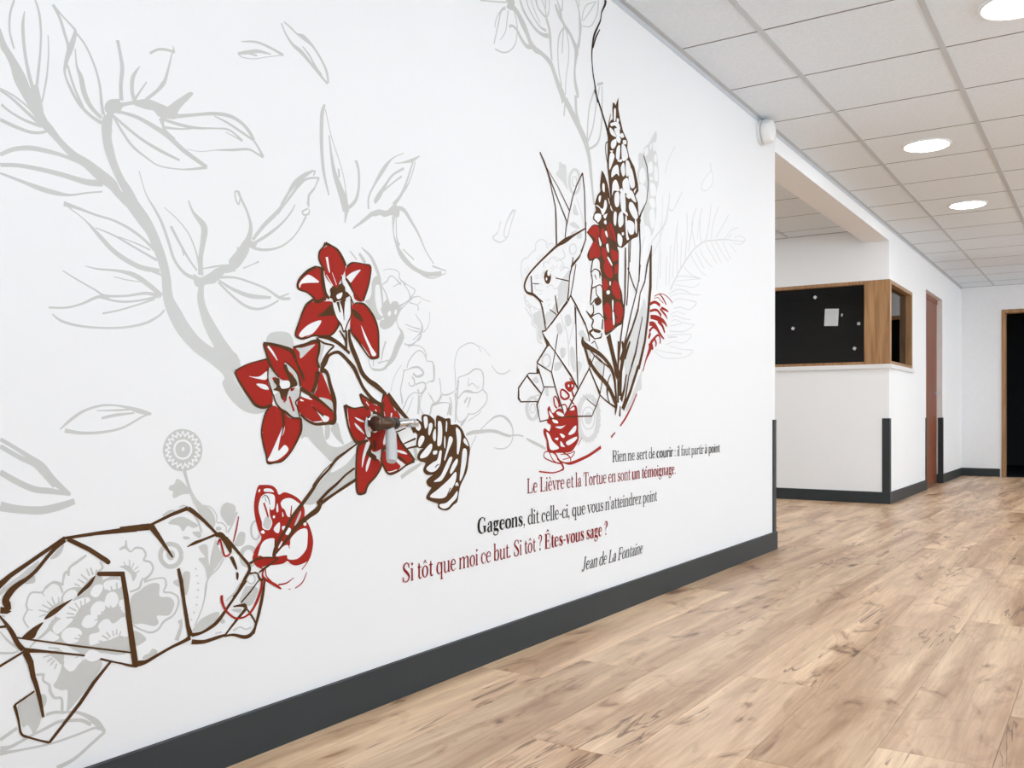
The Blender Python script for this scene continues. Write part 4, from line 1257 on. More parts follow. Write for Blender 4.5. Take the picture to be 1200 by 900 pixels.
  ("S", [1293,364,6.4,1294,350,6.7,1303,331,5.1,1317,317,4.3,1332,308,4.3,1354,307,4.3,1373,316,5.6,1389,336,7.3,1400,360,6.7,1403,379,5.3]),
 ]),
 ("stalk", "b", 6, [
  ("S", [1370,420,3.8,1389,428,4.7,1418,428,4,1451,422,3.4]),
  ("S", [1451,422,4.6,1431,413,4.6,1411,405,5.8,1395,398,3.8]),
 ]),
]),
("tortoise", [
 ("blossom_ground", "g", 0, [
  ("F", [914,368,926,384,935,400,941,424,961,433,992,428,1019,437,1057,431,1076,297,1014,302,978,309,943,333,924,341,935,347]),
 ]),
 ("blossom_outline", "g", 0, [
  ("S", [879,375,2.6,870,392,2.8,877,407,3.3,875,417,3.3,883,435,3.4,903,433,3.4,910,441,3.5,922,447,3.7,935,441,3.9,941,426,3.6]),
  ("S", [878,407,1.9,887,404,0.9]),
  ("S", [903,432,2.6,908,425,0.9]),
  ("S", [898,391,2.1,910,393,2.5]),
  ("S", [897,403,2.3,914,396,2.7]),
  ("S", [903,411,2.2,918,401,3]),
  ("S", [912,416,1.9,922,405,3]),
  ("S", [921,422,2,926,408,3.2]),
  ("S", [933,420,2.1,934,409,2.9]),
  ("F", [914,394,918,403,930,409,941,410,943,403,926,396,918,387]),
  ("S", [881,340,2.7,889,347,3.6,914,364,6.8,924,380,6.8]),
  ("S", [838,402,2.5,832,405,1.8]),
  ("S", [828,342,4.6,853,337,3.2,865,342,1.7]),
  ("S", [830,378,1.7,843,360,3.9,863,340,3.5]),
  ("S", [952,455,4.9,954,469,4.6,969,478,5.8,987,488,4.5]),
  ("S", [943,440,4.3,924,448,4.1,910,439,3.9]),
  ("S", [1014,472,3.5,1019,460,4.8,1007,453,4.7]),
  ("S", [941,442,3.1,945,460,5.4,955,463,5.2]),
  ("S", [987,463,2.1,993,449,3.4]),
  ("S", [995,464,2.6,1000,450,3.4]),
  ("S", [976,454,2.4,989,442,3.6]),
  ("S", [970,446,2.4,983,437,3.2]),
  ("S", [963,439,2.4,974,433,2.8]),
  ("S", [1007,459,2.3,1005,445,4.2]),
  ("F", [978,426,992,443,1007,447,1019,443,1014,429,996,419,983,417]),
 ]),
 ("shade", "g", 0, [
  ("F", [895,489,895,481,873,465,830,440,830,448,865,470]),
  ("F", [943,514,940,500,930,491,918,490,930,503]),
  ("F", [889,465,890,452,872,453,881,460]),
 ]),
 ("blossom", "w", 1, [
  ("F", [943,420,952,428,963,428,969,419,961,410,952,402,943,409]),
  ("F", [922,366,933,378,948,380,961,375,943,360,930,354]),
  ("F", [928,389,943,405,961,408,974,410,989,410,994,403,983,398,974,394,961,377,950,376,935,382]),
  ("F", [996,421,1005,430,1019,428,1017,416,1007,407,996,413]),
  ("F", [1021,430,1033,435,1057,431,1057,418,1042,416,1026,417]),
  ("F", [1024,400,1031,412,1045,410,1052,397,1049,387,1042,382,1024,387]),
  ("F", [996,390,1007,399,1021,396,1026,387,1019,377,1007,371,996,377]),
  ("F", [978,366,987,377,1003,374,1010,366,1003,355,989,353,979,359]),
  ("F", [1052,389,1064,393,1071,368,1061,370]),
  ("F", [1010,353,1019,362,1031,363,1040,352,1057,360,1066,358,1074,324,1057,323,1019,322,996,320,992,328,994,340,1012,342]),
  ("F", [939,353,950,361,969,357,978,347,974,340,969,332,952,332,941,342]),
  ("F", [985,306,996,312,1014,302,1012,291,996,290,985,298]),
 ]),
 ("stamens", "g", 2, [
  ("S", [1011,325,2.4,1026,319,2.9]),
  ("S", [1018,334,2.8,1031,324,3.2]),
  ("S", [1026,339,2.4,1035,327,3.3]),
  ("S", [1039,339,2.2,1042,328,3.1]),
  ("S", [1048,340,2.4,1048,329,3.3]),
  ("S", [1057,334,2.5,1053,326,3]),
  ("F", [1024,308,1031,320,1047,325,1061,324,1074,306,1074,293,1057,297]),
  ("S", [1003,365,2.6,1012,366,2.6]),
  ("S", [1009,373,2.5,1017,371,2.5]),
  ("S", [1016,379,2.4,1024,372,2.4]),
  ("S", [1025,388,2.6,1029,373,3.1]),
  ("S", [1035,387,2.7,1038,374,2.7]),
  ("S", [1046,382,2.4,1044,371,2.4]),
  ("S", [1057,381,2.5,1049,370,3]),
  ("F", [1014,365,1024,374,1038,376,1057,371,1066,362,1057,359,1042,352,1031,362]),
  ("S", [948,380,2.9,963,378,3.3]),
  ("S", [949,388,2.8,963,383,3.2]),
  ("S", [953,398,2.7,967,389,3.1]),
  ("S", [964,404,2.4,972,392,2.4]),
  ("S", [975,406,2.6,977,395,2.6]),
  ("S", [984,409,2.7,984,396,2.7]),
  ("S", [963,340,2.4,976,335,2.4]),
  ("S", [970,345,2.3,980,338,2.3]),
  ("S", [905,318,2.5,918,319,2.5]),
  ("S", [912,308,2.7,922,313,2.7]),
  ("S", [918,301,2.8,926,308,2.8]),
  ("S", [926,292,2.7,930,301,2.7]),
  ("S", [1036,423,3.2,1039,412,3.2]),
  ("S", [1048,428,3.3,1049,411,3.3]),
  ("S", [1026,419,2.9,1033,411,2.9]),
  ("S", [914,333,2.7,935,327,3.1]),
  ("S", [961,322,2.4,978,318,2.4]),
  ("S", [972,311,2.4,983,308,2.5]),
  ("S", [965,304,2.2,972,305,2.2]),
  ("F", [916,323,935,325,943,317,943,305,939,297,930,308]),
 ]),
 ("leg_ground", "g", 0, [
  ("S", [891,290,2.9,899,290,2.8,907,287,4.6]),
  ("F", [930,271,936,284,939,293,943,303,956,283,974,292,987,297,1014,289,1012,268,954,212,950,223,950,248,939,251,924,262]),
  ("S", [893,289,2.8,905,287,5.4,905,277,3.7,916,266,4.5,918,254,5.7,926,241,4.7,939,236,4.2,940,213,5.1]),
  ("F", [861,246,891,258,901,212,889,187,883,197,877,206,869,205,863,226]),
  ("F", [902,253,911,247,910,234,903,229]),
 ]),
 ("blossom", "w", 1, [
  ("F", [943,296,952,307,972,307,974,296,963,282,952,283]),
 ]),
 ("blossom_outline", "g", 0, [
  ("S", [1054,490,4.5,1066,493,5.5,1078,483,3,1088,489,4.1,1103,486,3.9,1111,474,4.4,1107,463,4.6,1121,457,4,1127,445,4.6,1121,433,5.2,1107,424,6.5]),
  ("S", [1068,493,5.8,1068,506,3.4]),
  ("S", [1063,465,2.2,1068,456,2.2]),
  ("S", [1075,468,2.4,1076,455,2.4]),
  ("S", [1085,461,2.5,1081,452,2.5]),
  ("S", [1095,453,2.5,1086,447,2.5]),
  ("S", [1097,444,2.4,1088,440,2.4]),
  ("F", [1054,458,1074,457,1083,447,1091,437,1083,425,1078,439,1064,452]),
  ("S", [1076,406,3.7,1096,410,4.5,1101,422,4.7,1106,428,4.1]),
 ]),
 ("blossom_solid", "g", 0, [
  ("F", [1078,393,1098,405,1111,412,1129,415,1142,409,1142,387,1165,381,1176,368,1170,350,1160,345,1136,349,1140,335,1129,330,1103,340,1081,346]),
  ("S", [1107,420,4.1,1129,423,3.2,1152,421,3.1,1157,407,4.7,1152,394,4.1,1170,389,3.5,1185,377,4.4,1184,359,4.5,1173,343,4.9,1152,335,5.3,1139,322,4.7,1121,319,3.9,1098,330,3.3,1081,342,3.3]),
  ("F", [1081,329,1098,323,1112,308,1101,301,1088,299,1081,305]),
  ("S", [1189,331,10.3,1192,319,7.2,1187,304,9.7,1181,291,10.2]),
  ("F", [1103,271,1108,277,1118,279,1126,286,1136,280,1134,271,1116,269]),
  ("F", [1054,323,1064,326,1071,307,1069,299,1054,299]),
 ]),
 ("daisy", "g", 0, [
  ("S", [1193,462,11.1,1190,452,11.1,1183,445,10.4,1173,442,9.4,1162,443,8.9,1153,449,9,1146,458,9.6,1144,468,10.4,1146,477,10.7,1153,484,10.2,1162,488,9.3,1173,486,9,1183,481,9.2,1190,472,10,1193,462,10.5]),
  ("F", [1178,463,1176,458,1171,455,1165,455,1160,460,1158,466,1160,472,1165,475,1171,474,1176,470]),
  ("F", [1162,529,1176,538,1197,539,1219,528,1234,518,1222,514,1208,520,1197,510,1187,522]),
  ("S", [1219,547,2.6,1234,525,5.2,1242,503,5.4]),
  ("S", [1149,546,3.4,1165,553,5.2,1178,553,2.8]),
  ("S", [1187,559,1.9,1197,562,3.3,1206,560,1.8]),
  ("F", [1225,577,1234,562,1259,553,1274,535,1277,516,1265,507,1242,528,1234,546]),
  ("S", [1242,559,2.3,1265,553,2.4,1280,535,2.7,1281,520,2.6,1294,517,2.9,1305,508,3.3,1305,496,3]),
  ("F", [1219,505,1236,505,1242,498,1236,491]),
  ("F", [1197,499,1208,498,1214,493,1200,493]),
  ("F", [1236,475,1256,475,1259,446,1262,431,1265,445,1274,478,1280,482,1288,461,1300,450,1288,433,1265,412,1256,404,1251,428,1234,449,1251,450,1239,465]),
  ("S", [1299,441,4.2,1285,423,4.1,1262,408,4.1,1253,390,4.1,1251,367,4.1]),
  ("F", [1294,552,1306,559,1329,551,1328,530,1315,509,1303,518,1291,536]),
  ("S", [1334,537,4.9,1321,511,4.9,1309,495,4.8]),
  ("F", [1340,492,1355,490,1357,480,1351,464,1328,466]),
  ("F", [1197,424,1214,422,1208,383,1200,384]),
  ("F", [1173,409,1184,414,1187,398]),
  ("F", [1293,506,1292,503,1288,502,1283,502,1279,504,1278,507,1279,509,1283,511,1288,510,1292,508]),
  ("F", [1230,429,1230,428,1229,427,1227,427,1226,428,1226,429,1226,430,1227,431,1229,431,1230,430]),
  ("F", [1233,414,1233,413,1231,413,1230,413,1229,414,1228,415,1229,416,1230,416,1231,416,1233,415]),
  ("F", [1236,398,1235,397,1234,397,1233,397,1232,398,1231,399,1232,400,1233,401,1234,400,1235,400]),
  ("F", [1236,384,1236,383,1235,383,1233,383,1232,384,1232,385,1232,386,1233,387,1235,386,1236,385]),
  ("F", [1236,398,1235,397,1234,397,1233,397,1232,398,1231,399,1232,400,1233,401,1234,400,1235,400]),
  ("F", [1236,384,1235,383,1234,383,1233,383,1232,384,1231,385,1232,386,1233,387,1234,386,1235,386]),
  ("F", [1234,369,1234,368,1233,368,1231,368,1230,369,1230,370,1230,371,1231,372,1233,371,1234,370]),
  ("F", [1232,354,1232,353,1231,353,1229,353,1228,354,1228,355,1228,356,1229,357,1231,356,1232,356]),
  ("F", [1226,340,1225,338,1224,338,1223,338,1222,339,1221,340,1222,341,1223,342,1224,342,1225,341]),
  ("F", [1219,326,1219,325,1218,325,1217,325,1215,326,1215,327,1215,328,1217,328,1218,328,1219,327]),
  ("S", [1256,401,3.5,1251,371,3.5,1242,342,3.6,1225,312,2.9]),
  ("F", [1219,304,1242,323,1277,331,1288,327,1282,316,1253,302,1231,299]),
  ("F", [1343,383,1324,364,1303,351,1312,352,1343,369]),
  ("F", [1343,344,1358,371,1387,364,1371,329,1355,337]),
  ("F", [1318,329,1346,326,1340,319]),
  ("S", [1324,283,4.3,1343,287,2.9,1358,279,2.9,1374,281,3.2]),
  ("S", [1277,286,3,1294,286,3]),
  ("F", [1302,307,1301,304,1298,303,1294,304,1291,306,1289,310,1291,312,1294,314,1298,313,1301,311]),
  ("S", [1398,491,5.9,1397,482,5.9,1394,476,5.6,1388,472,4.8,1383,473,4.5,1378,477,5,1374,485,5.5,1373,494,5.7,1374,502,5.8,1378,509,5.6,1383,512,4.8,1388,512,4.5,1394,507,5.1,1397,500,5.6,1398,491,5.7]),
  ("S", [1387,434,13.1,1385,426,13,1379,420,11.8,1371,417,10.3,1362,418,9.7,1353,423,10.2,1348,431,11.4,1346,440,12.4,1348,448,12.6,1353,454,11.6,1362,457,10.3,1371,456,9.8,1379,451,10.5,1385,443,11.7,1387,434,12.4]),
  ("S", [1419,440,4.7,1418,435,4.6,1414,431,4.2,1408,429,3.7,1402,430,3.5,1396,433,3.7,1392,438,4.1,1391,444,4.5,1392,449,4.5,1396,453,4.1,1402,455,3.6,1408,454,3.5,1414,451,3.7,1418,446,4.2,1419,440,4.4]),
  ("S", [1384,385,3.9,1383,380,3.9,1380,377,3.5,1375,376,3.1,1370,377,2.9,1366,380,3,1362,384,3.4,1361,388,3.8,1362,392,3.8,1366,395,3.5,1370,396,3.1,1375,396,2.9,1380,393,3.1,1383,389,3.4,1384,385,3.7]),
  ("F", [1360,373,1392,363,1379,333,1370,332,1341,344,1354,362]),
 ]),
 ("shell_line", "b", 6, [
  ("L", [824,454,12.4,847,471,8.3,889,494,7.2,945,525,6.6]),
  ("L", [945,524,5.4,1007,526,6.8,1091,526,11.5]),
  ("L", [950,522,7.9,992,498,8.5,1029,471,9.1]),
  ("S", [945,521,8.8,928,509,7.5,910,492,6.6,893,474,6.9,877,462,7.3,855,450,10.6,843,438,12.6,839,429,12.2,842,421,11.6,846,412,5.4]),
  ("L", [1012,450,8.4,1060,443,9.3,1068,397,10.4,1074,352,11.3,1088,261,13.3]),
  ("F", [1017,449,1016,447,1013,445,1011,446,1008,448,1007,450,1008,453,1011,454,1013,453,1016,452]),
  ("F", [1035,469,1034,467,1031,465,1028,466,1025,468,1024,471,1025,473,1028,475,1031,474,1034,472]),
  ("F", [1004,448,996,432,983,423,969,415,972,423,987,435]),
  ("D", [830,420,838,418,849,409,842,406,830,409]),
  ("F", [959,412,943,401,926,390,907,384,914,394,930,403]),
  ("F", [905,380,895,367,887,355,867,359,875,367,889,375]),
  ("L", [853,364,2.6,952,330,3.5,1078,289,3.4]),
  ("S", [828,406,2.5,842,386,6,851,370,7.9,859,353,7.9,869,339,8.9]),
  ("L", [828,386,4.2,842,385,4.3]),
  ("S", [869,338,9.6,889,333,6.6,920,324,4.3,983,304,3.6]),
  ("L", [869,335,3.9,828,319,4.6]),
  ("L", [873,334,11,882,314,10.6,887,287,8.4,891,276,8,898,249,7,905,212,4.7]),
  ("L", [1014,291,4,1042,279,3.2,1074,266,3.7,1091,260,3.8]),
  ("L", [1035,281,5.1,1001,250,7.5,974,219,7.4,916,164,5.3]),
  ("L", [889,262,3.6,854,247,3.9]),
  ("S", [854,247,5.5,861,219,3.7,865,196,3.9,873,187,3.8]),
  ("S", [869,190,4.3,893,176,3.3,916,164,4.1]),
  ("L", [1054,528,10.4,1118,527,13.5]),
  ("D", [1098,534,1126,533,1142,511,1129,515,1118,522]),
  ("L", [1123,531,5.2,1168,546,7.2,1208,556,8.7]),
  ("S", [1208,555,9.3,1219,549,9.5,1248,526,7.3,1280,496,6]),
  ("L", [1123,527,13,1142,502,9.4,1172,460,3.3]),
  ("S", [1206,477,1.5,1225,483,6.9,1245,487,5.5,1280,495,5.6]),
  ("S", [1277,494,8.6,1291,492,12,1303,479,13.1,1312,466,13.9,1317,451,5.8]),
  ("L", [1303,484,10.1,1321,467,7.7,1343,443,6.3,1365,420,7.3]),
  ("S", [1365,420,7.9,1368,407,8.4,1355,389,8.8,1337,365,7.4,1324,354,7.2]),
  ("S", [1365,422,2.7,1387,429,2.8]),
  ("S", [1368,399,3.5,1387,399,3.6]),
  ("F", [1315,442,1324,441,1334,417,1331,413,1320,431]),
  ("F", [1332,407,1338,404,1337,392,1333,391]),
  ("L", [1185,436,6.7,1192,409,8.9,1199,364,7.9,1208,315,9.4,1215,293,12.9]),
  ("S", [1054,275,2.8,1071,266,3.7,1088,261,6.6,1093,264,11.7,1111,264,8.2,1136,271,6.5,1168,280,6,1197,286,7.6,1214,291,10.4]),
  ("S", [1217,295,8.6,1242,295,6.1,1271,304,8.3,1288,315,8.9,1306,333,6.7,1331,358,6.7,1358,386,8]),
  ("S", [1217,281,10.1,1248,275,8.1,1282,277,7.5,1303,278,5]),
  ("S", [1300,276,4.2,1318,292,5.5,1340,310,6.7,1358,324,7.9]),
  ("S", [1300,276,4.4,1324,274,5.7,1355,263,8.3,1374,266,9.1,1384,279,6.6]),
  ("S", [1365,401,3,1385,398,3.4,1394,395,3.5]),
  ("S", [1392,394,4,1398,382,6.1,1411,381,5]),
  ("L", [1394,381,3.1,1370,359,4.3,1344,339,3.7]),
  ("S", [1324,335,3,1341,334,5.4,1354,332,8.7,1360,324,5.3]),
  ("S", [1360,324,3.7,1376,303,4.3,1387,284,3.9]),
  ("S", [1411,378,5.4,1405,346,8.7,1395,310,8.7,1385,282,7.3,1379,265,6.7]),
 ]),
]),
("daisy_stem", [
 ("petals", "g", 0, [
  ("F", [1243,674,1234,649,1210,635,1182,636,1160,652,1151,676,1160,700,1182,715,1210,714,1234,699]),
 ]),
 ("petal_mark", "w", 1, [
  ("L", [1239,674,3.4,1228,669,3.9,1237,662,3.9,1225,661,3.8,1231,652,3.8,1219,654,3.6,1221,643,3.5,1211,649,3.4,1209,639,3.3,1201,647,3.3,1196,637,3.2,1191,647,3.2,1183,640,3.2,1182,650,3.3,1171,646,3.3,1174,656,3.4,1162,654,3.4,1168,663,3.5,1157,665,3.6,1165,672,3.7,1155,676,3.7,1165,680,3.7,1157,688,3.7,1168,689,3.6,1162,698,3.5,1174,696,3.5,1171,706,3.4,1182,701,3.3,1183,711,3.3,1191,703,3.2,1196,713,3.2,1201,703,3.2,1209,711,3.3,1211,700,3.3,1221,705,3.4,1219,695,3.5,1231,696,3.6,1225,687,3.7,1237,686,3.9,1228,679,3.9,1239,674,3.4]),
  ("S", [1217,676,5,1215,668,4.9,1209,661,4.5,1201,658,4.2,1192,658,4.2,1183,662,4.3,1178,669,4.6,1176,677,4.8,1178,685,4.7,1183,691,4.4,1192,694,4.2,1201,694,4.2,1209,690,4.4,1215,684,4.8,1217,676,4.9]),
  ("F", [1200,677,1200,674,1198,673,1195,673,1194,675,1193,677,1194,679,1195,681,1198,681,1200,679]),
 ]),
 ("petal_edge", "g", 2, [
  ("S", [1243,674,3.4,1238,655,3.3,1225,641,3.1,1206,634,2.8,1186,635,2.8,1168,644,2.8,1156,659,3,1151,676,3.1,1156,694,3.1,1168,708,2.9,1186,716,2.8,1206,715,2.8,1225,707,3,1238,692,3.2,1243,674,3.4]),
 ]),
 ("stalk", "g", 0, [
  ("S", [1200,633,7.8,1206,614,6.6,1214,591,7.7,1225,571,9.8,1235,559,14.2,1251,538,22.9]),
 ]),
 ("leaf", "g", 0, [
  ("F", [1181,616,1189,615,1203,603,1215,586,1195,585,1178,579,1172,582,1173,593,1164,596,1165,604,1176,607]),
 ]),
 ("leaf", "g", 0, [
  ("F", [1300,556,1309,560,1318,552,1328,551,1328,536,1321,520,1303,524,1290,540,1299,544]),
 ]),
]),
("hare", [
 ("pattern", "k", 0, [
  ("F", [2713,1612,2732,1609,2759,1607,2763,1553,2771,1527,2736,1547,2693,1561,2697,1574,2709,1584]),
  ("S", [2857,1575,18.8,2853,1556,17.3,2843,1539,13.5,2828,1528,9.8,2811,1524,10.8,2796,1529,16.3,2786,1542,19.5,2782,1559,19.2,2786,1578,16.7,2796,1594,13.2,2811,1606,9.7,2828,1609,10.8,2843,1605,16.7,2853,1592,20.2,2857,1575,20.5]),
  ("S", [2836,1570,7.7,2834,1563,7,2830,1556,5.4,2823,1551,4.1,2816,1550,4.4,2809,1551,6.6,2805,1556,8.2,2803,1563,8.1,2805,1571,6.9,2809,1578,5.4,2816,1582,4,2823,1584,4.4,2830,1582,6.7,2834,1577,8.3,2836,1570,8.4]),
  ("F", [2819,1489,2836,1468,2848,1454,2807,1451]),
  ("S", [2832,1511,4.8,2873,1455,4.9,2890,1425,5]),
  ("F", [2783,1409,2815,1424,2856,1411,2832,1403]),
  ("F", [2791,1380,2832,1399,2832,1387,2815,1372]),
  ("S", [2478,1183,4.8,2471,1207,4.7,2478,1241,4.1,2512,1257,3.3,2530,1272,3.1,2558,1289,4.2,2561,1309,3.5,2593,1327,3,2626,1323,4.7,2630,1304,3.1,2645,1320,2.5,2674,1326,2.3]),
  ("S", [2488,1133,4.7,2499,1105,4.9,2523,1092,4.9,2537,1060,5.5,2540,1042,5.6]),
  ("F", [2551,1073,2593,1092,2608,1048,2551,1043]),
  ("F", [2705,1184,2767,1242,2791,1249,2779,1197,2767,1156,2736,1129,2682,1093,2667,1107,2705,1149]),
  ("S", [2604,1251,4,2615,1238,4]),
  ("S", [2674,1284,2.6,2720,1279,2.7,2751,1295,5.6,2736,1316,5.1]),
  ("S", [2720,1240,4.3,2751,1256,3.9,2783,1256,3.3]),
  ("S", [2645,1230,2.4,2667,1229,2.4]),
  ("S", [2652,1243,2.9,2674,1236,2.9]),
  ("S", [2667,1252,3.7,2682,1241,3.7]),
  ("S", [2697,1256,4.6,2697,1245,4.6]),
  ("S", [2728,1261,3.3,2713,1245,3.3]),
  ("S", [2488,1206,2,2512,1204,2]),
  ("S", [2492,1217,2.3,2516,1209,2.3]),
  ("S", [2509,1227,3.1,2523,1212,3.1]),
  ("S", [2565,1264,3.9,2575,1253,3.9]),
  ("S", [2586,1275,4.3,2586,1258,4.3]),
  ("S", [2604,1281,4.1,2601,1268,4.1]),
  ("S", [2502,1098,2.3,2526,1108,2.4]),
  ("S", [2523,1092,3.1,2537,1107,3.1]),
  ("S", [2551,1088,4.1,2554,1103,4.1]),
  ("S", [2579,1158,2.4,2601,1157,2.4]),
  ("S", [2572,1142,2.2,2601,1149,2.3]),
  ("S", [2626,1129,2.3,2652,1136,2.3]),
  ("S", [2637,1111,2.6,2656,1121,2.6]),
  ("S", [2558,1193,2.2,2586,1200,2.2]),
  ("S", [2554,1200,2.2,2579,1207,2.3]),
  ("S", [2832,1331,7.6,2829,1323,6.7,2822,1315,5,2813,1311,4,2802,1309,4.2,2792,1311,5.7,2785,1316,7.6,2783,1324,8,2785,1332,6.6,2792,1339,5,2802,1344,4,2813,1346,4.2,2822,1344,5.7,2829,1338,7.7,2832,1331,8.3]),
  ("S", [2611,1237,5.1,2608,1250,4.1,2626,1258,2.6,2641,1256,2.9,2648,1269,3.5,2667,1279,2.7,2686,1274,3.4,2697,1270,2.7,2720,1277,3,2740,1266,5.3,2736,1250,5.2]),
  ("S", [2572,1157,2.9,2558,1159,4,2554,1170,4,2572,1179,2.6,2593,1180,2.9,2604,1176,3.5]),
  ("S", [2630,1171,3.4,2645,1182,2.7,2667,1183,3.3,2678,1173,3,2697,1179,3,2709,1169,5.4,2701,1152,4.7]),
  ("S", [2502,1134,4.4,2495,1115,4.7,2512,1113,3.6,2523,1100,3.4,2547,1099,2.8,2572,1094,2.7,2593,1096,2.6]),
  ("S", [2619,1223,2.3,2601,1217,3.1,2597,1201,4.1]),
  ("S", [2608,1225,3,2619,1217,3]),
  ("S", [2674,1219,2.3,2697,1214,2.3]),
  ("F", [2832,1375,2865,1397,2873,1378,2848,1370]),
  ("S", [2495,1093,4.5,2516,1077,5.1,2540,1057,5.3,2537,1042,4.9,2565,1029,5.2,2572,993,6.4,2601,983,4.5]),
  ("F", [2544,1076,2601,1089,2615,1033,2593,994,2575,1008,2572,1030,2551,1054]),
  ("F", [2622,1083,2667,1099,2693,1086,2645,1055,2626,1046]),
  ("F", [2751,1087,2783,1096,2799,1072,2775,1054,2755,1064]),
  ("F", [2690,1051,2720,1061,2736,1033,2705,1023]),
  ("F", [2720,972,2751,977,2755,954,2728,941]),
  ("F", [2787,976,2815,979,2827,902,2799,913]),
  ("F", [2848,1036,2881,1050,2915,1024,2932,1013,2881,1014]),
  ("F", [2832,934,2873,928,2848,887,2836,870]),
  ("F", [2682,923,2736,926,2720,906,2682,896]),
  ("F", [2907,987,2941,977,2932,947,2915,955]),
  ("F", [2967,941,3030,940,3030,885,2985,908]),
  ("S", [2751,1060,4.6,2775,995,4.8,2779,916,4.8]),
  ("S", [2720,1092,4.4,2751,1040,4.4]),
  ("S", [2815,1073,4.4,2779,995,4.3]),
  ("S", [2653,929,11.4,2650,920,10.4,2643,912,8,2632,908,6.3,2620,907,6.4,2610,911,8.2,2602,918,10.6,2600,927,11.6,2602,936,10.2,2610,943,7.9,2620,948,6.2,2632,949,6.4,2643,945,8.3,2650,938,10.9,2653,929,11.7]),
  ("F", [2537,861,2565,873,2579,858,2565,850]),
  ("S", [2551,809,3.7,2593,814,3.8]),
  ("F", [2615,840,2637,841,2641,811,2622,814]),
  ("S", [2575,768,21,2572,753,19.8,2562,741,15.9,2548,734,11.8,2532,734,11.8,2518,741,15.6,2509,753,19.3,2505,768,20.6,2509,783,19.2,2518,795,15.5,2532,802,11.7,2548,803,11.9,2562,796,16,2572,784,19.9,2575,768,21.1]),
  ("S", [2557,768,5.5,2555,762,5.1,2551,757,4,2544,754,3.1,2536,754,3.1,2530,757,4,2525,762,5.1,2523,768,5.5,2525,774,5.1,2530,780,4,2536,783,3.1,2544,783,3.1,2551,780,4.1,2555,775,5.2,2557,768,5.5]),
  ("S", [2996,736,35,2989,701,33,2967,674,25.8,2936,660,17.9,2903,660,17.6,2873,676,24.6,2853,703,30.7,2846,736,33,2853,769,30.8,2873,796,24.6,2903,811,17.6,2936,812,17.9,2967,797,25.8,2989,770,32.9,2996,736,34.9]),
  ("S", [2968,736,8.5,2963,718,7.9,2950,704,5.9,2930,697,4.4,2909,697,4.3,2890,705,5.8,2877,719,7.5,2872,736,8.4,2877,753,7.5,2890,767,5.8,2909,775,4.3,2930,775,4.4,2950,767,5.9,2963,753,7.9,2968,736,8.5]),
  ("F", [2949,736,2943,722,2929,714,2911,714,2896,723,2891,736,2896,749,2911,757,2929,757,2943,749]),
  ("L", [3014,736,5.4,2997,725,8,3010,709,7.8,2991,704,7.4,2999,686,7,2979,685,6.5,2981,666,5.9,2962,671,5.3,2958,652,4.7,2941,663,4.2,2933,646,3.8,2920,660,3.7,2906,646,3.8,2898,664,4.1,2881,654,4.5,2878,673,5,2860,668,5.6,2862,687,6.1,2843,688,6.5,2851,705,6.9,2833,711,7.1,2845,725,7.4,2829,736,7.4,2845,747,7.4,2833,761,7.1,2851,767,6.9,2843,784,6.5,2862,785,6.1,2860,803,5.6,2878,799,5.1,2881,818,4.5,2898,808,4.1,2906,825,3.8,2920,811,3.7,2933,826,3.8,2941,809,4.2,2958,819,4.7,2962,800,5.3,2981,805,5.9,2979,786,6.5,2999,786,7,2991,768,7.4,3010,762,7.8,2997,747,7.9,3014,736,5.4]),
 ]),
 ("line", "b", 6, [
  ("D", [2582,1612,2588,1615,2615,1591,2652,1544,2678,1506,2645,1535,2622,1568]),
  ("L", [2645,1543,7,2705,1478,5.7,2767,1412,7.2]),
  ("L", [2626,1573,3.1,2705,1521,4,2781,1458,5.5]),
  ("L", [2645,1539,4.5,2686,1451,7,2690,1406,8.4,2693,1322,8.4]),
  ("L", [2875,1609,7.1,2832,1555,5.5,2807,1514,5.4,2781,1454,4.9,2759,1395,5.1,2751,1358,5.2]),
  ("L", [2875,1609,8.6,2890,1547,6.9,2894,1483,6.8,2900,1378,6.8]),
  ("L", [2763,1415,6,2751,1360,5.2]),
  ("L", [2900,1439,6.8,2900,1378,6.2,2865,1324,9.4]),
  ("S", [2894,1414,6,2815,1378,8.5,2751,1348,16.8,2697,1322,9.5,2630,1281,7.9,2572,1243,7.2,2523,1207,6.6,2499,1182,8.9,2490,1159,9.6,2505,1142,8.3,2544,1139,10.1,2579,1128,7.2,2604,1121,3.6]),
  ("F", [2799,1274,2848,1309,2873,1333,2856,1306,2832,1287,2799,1262,2791,1261]),
  ("L", [2807,1299,5.3,2799,1266,7.3,2783,1233,6,2777,1188,6.2,2769,1144,7.7]),
  ("L", [2827,1278,5.3,2811,1224,6,2791,1166,5.6,2771,1140,6.3]),
  ("L", [2530,1198,7,2537,1138,8.5]),
  ("L", [2540,1175,3,2579,1178,2.6]),
  ("S", [2540,1139,5.7,2586,1121,6.9,2604,1089,8.5,2619,1049,7.2]),
  ("L", [2686,1211,3.2,2775,1212,4]),
  ("L", [2684,1152,6.1,2701,1094,9.1]),
  ("L", [2648,1101,3.7,2693,1088,4.2]),
  ("L", [2767,1140,10.5,2705,1091,7.3,2656,1052,6.1]),
  ("L", [2791,1162,7.7,2832,1131,8.1,2894,1072,8.4]),
  ("L", [2819,1133,4.9,2825,1066,5.7]),
  ("L", [2902,1121,2.8,2941,1104,4.5]),
 ]),
 ("eye", "b", 7, [
  ("F", [2656,1211,2651,1196,2640,1186,2627,1185,2616,1192,2611,1205,2616,1219,2627,1229,2640,1231,2651,1224]),
 ]),
 ("eye_glint", "w", 8, [
  ("F", [2650,1223,2649,1217,2644,1213,2638,1212,2633,1215,2631,1221,2633,1227,2638,1231,2644,1232,2649,1229]),
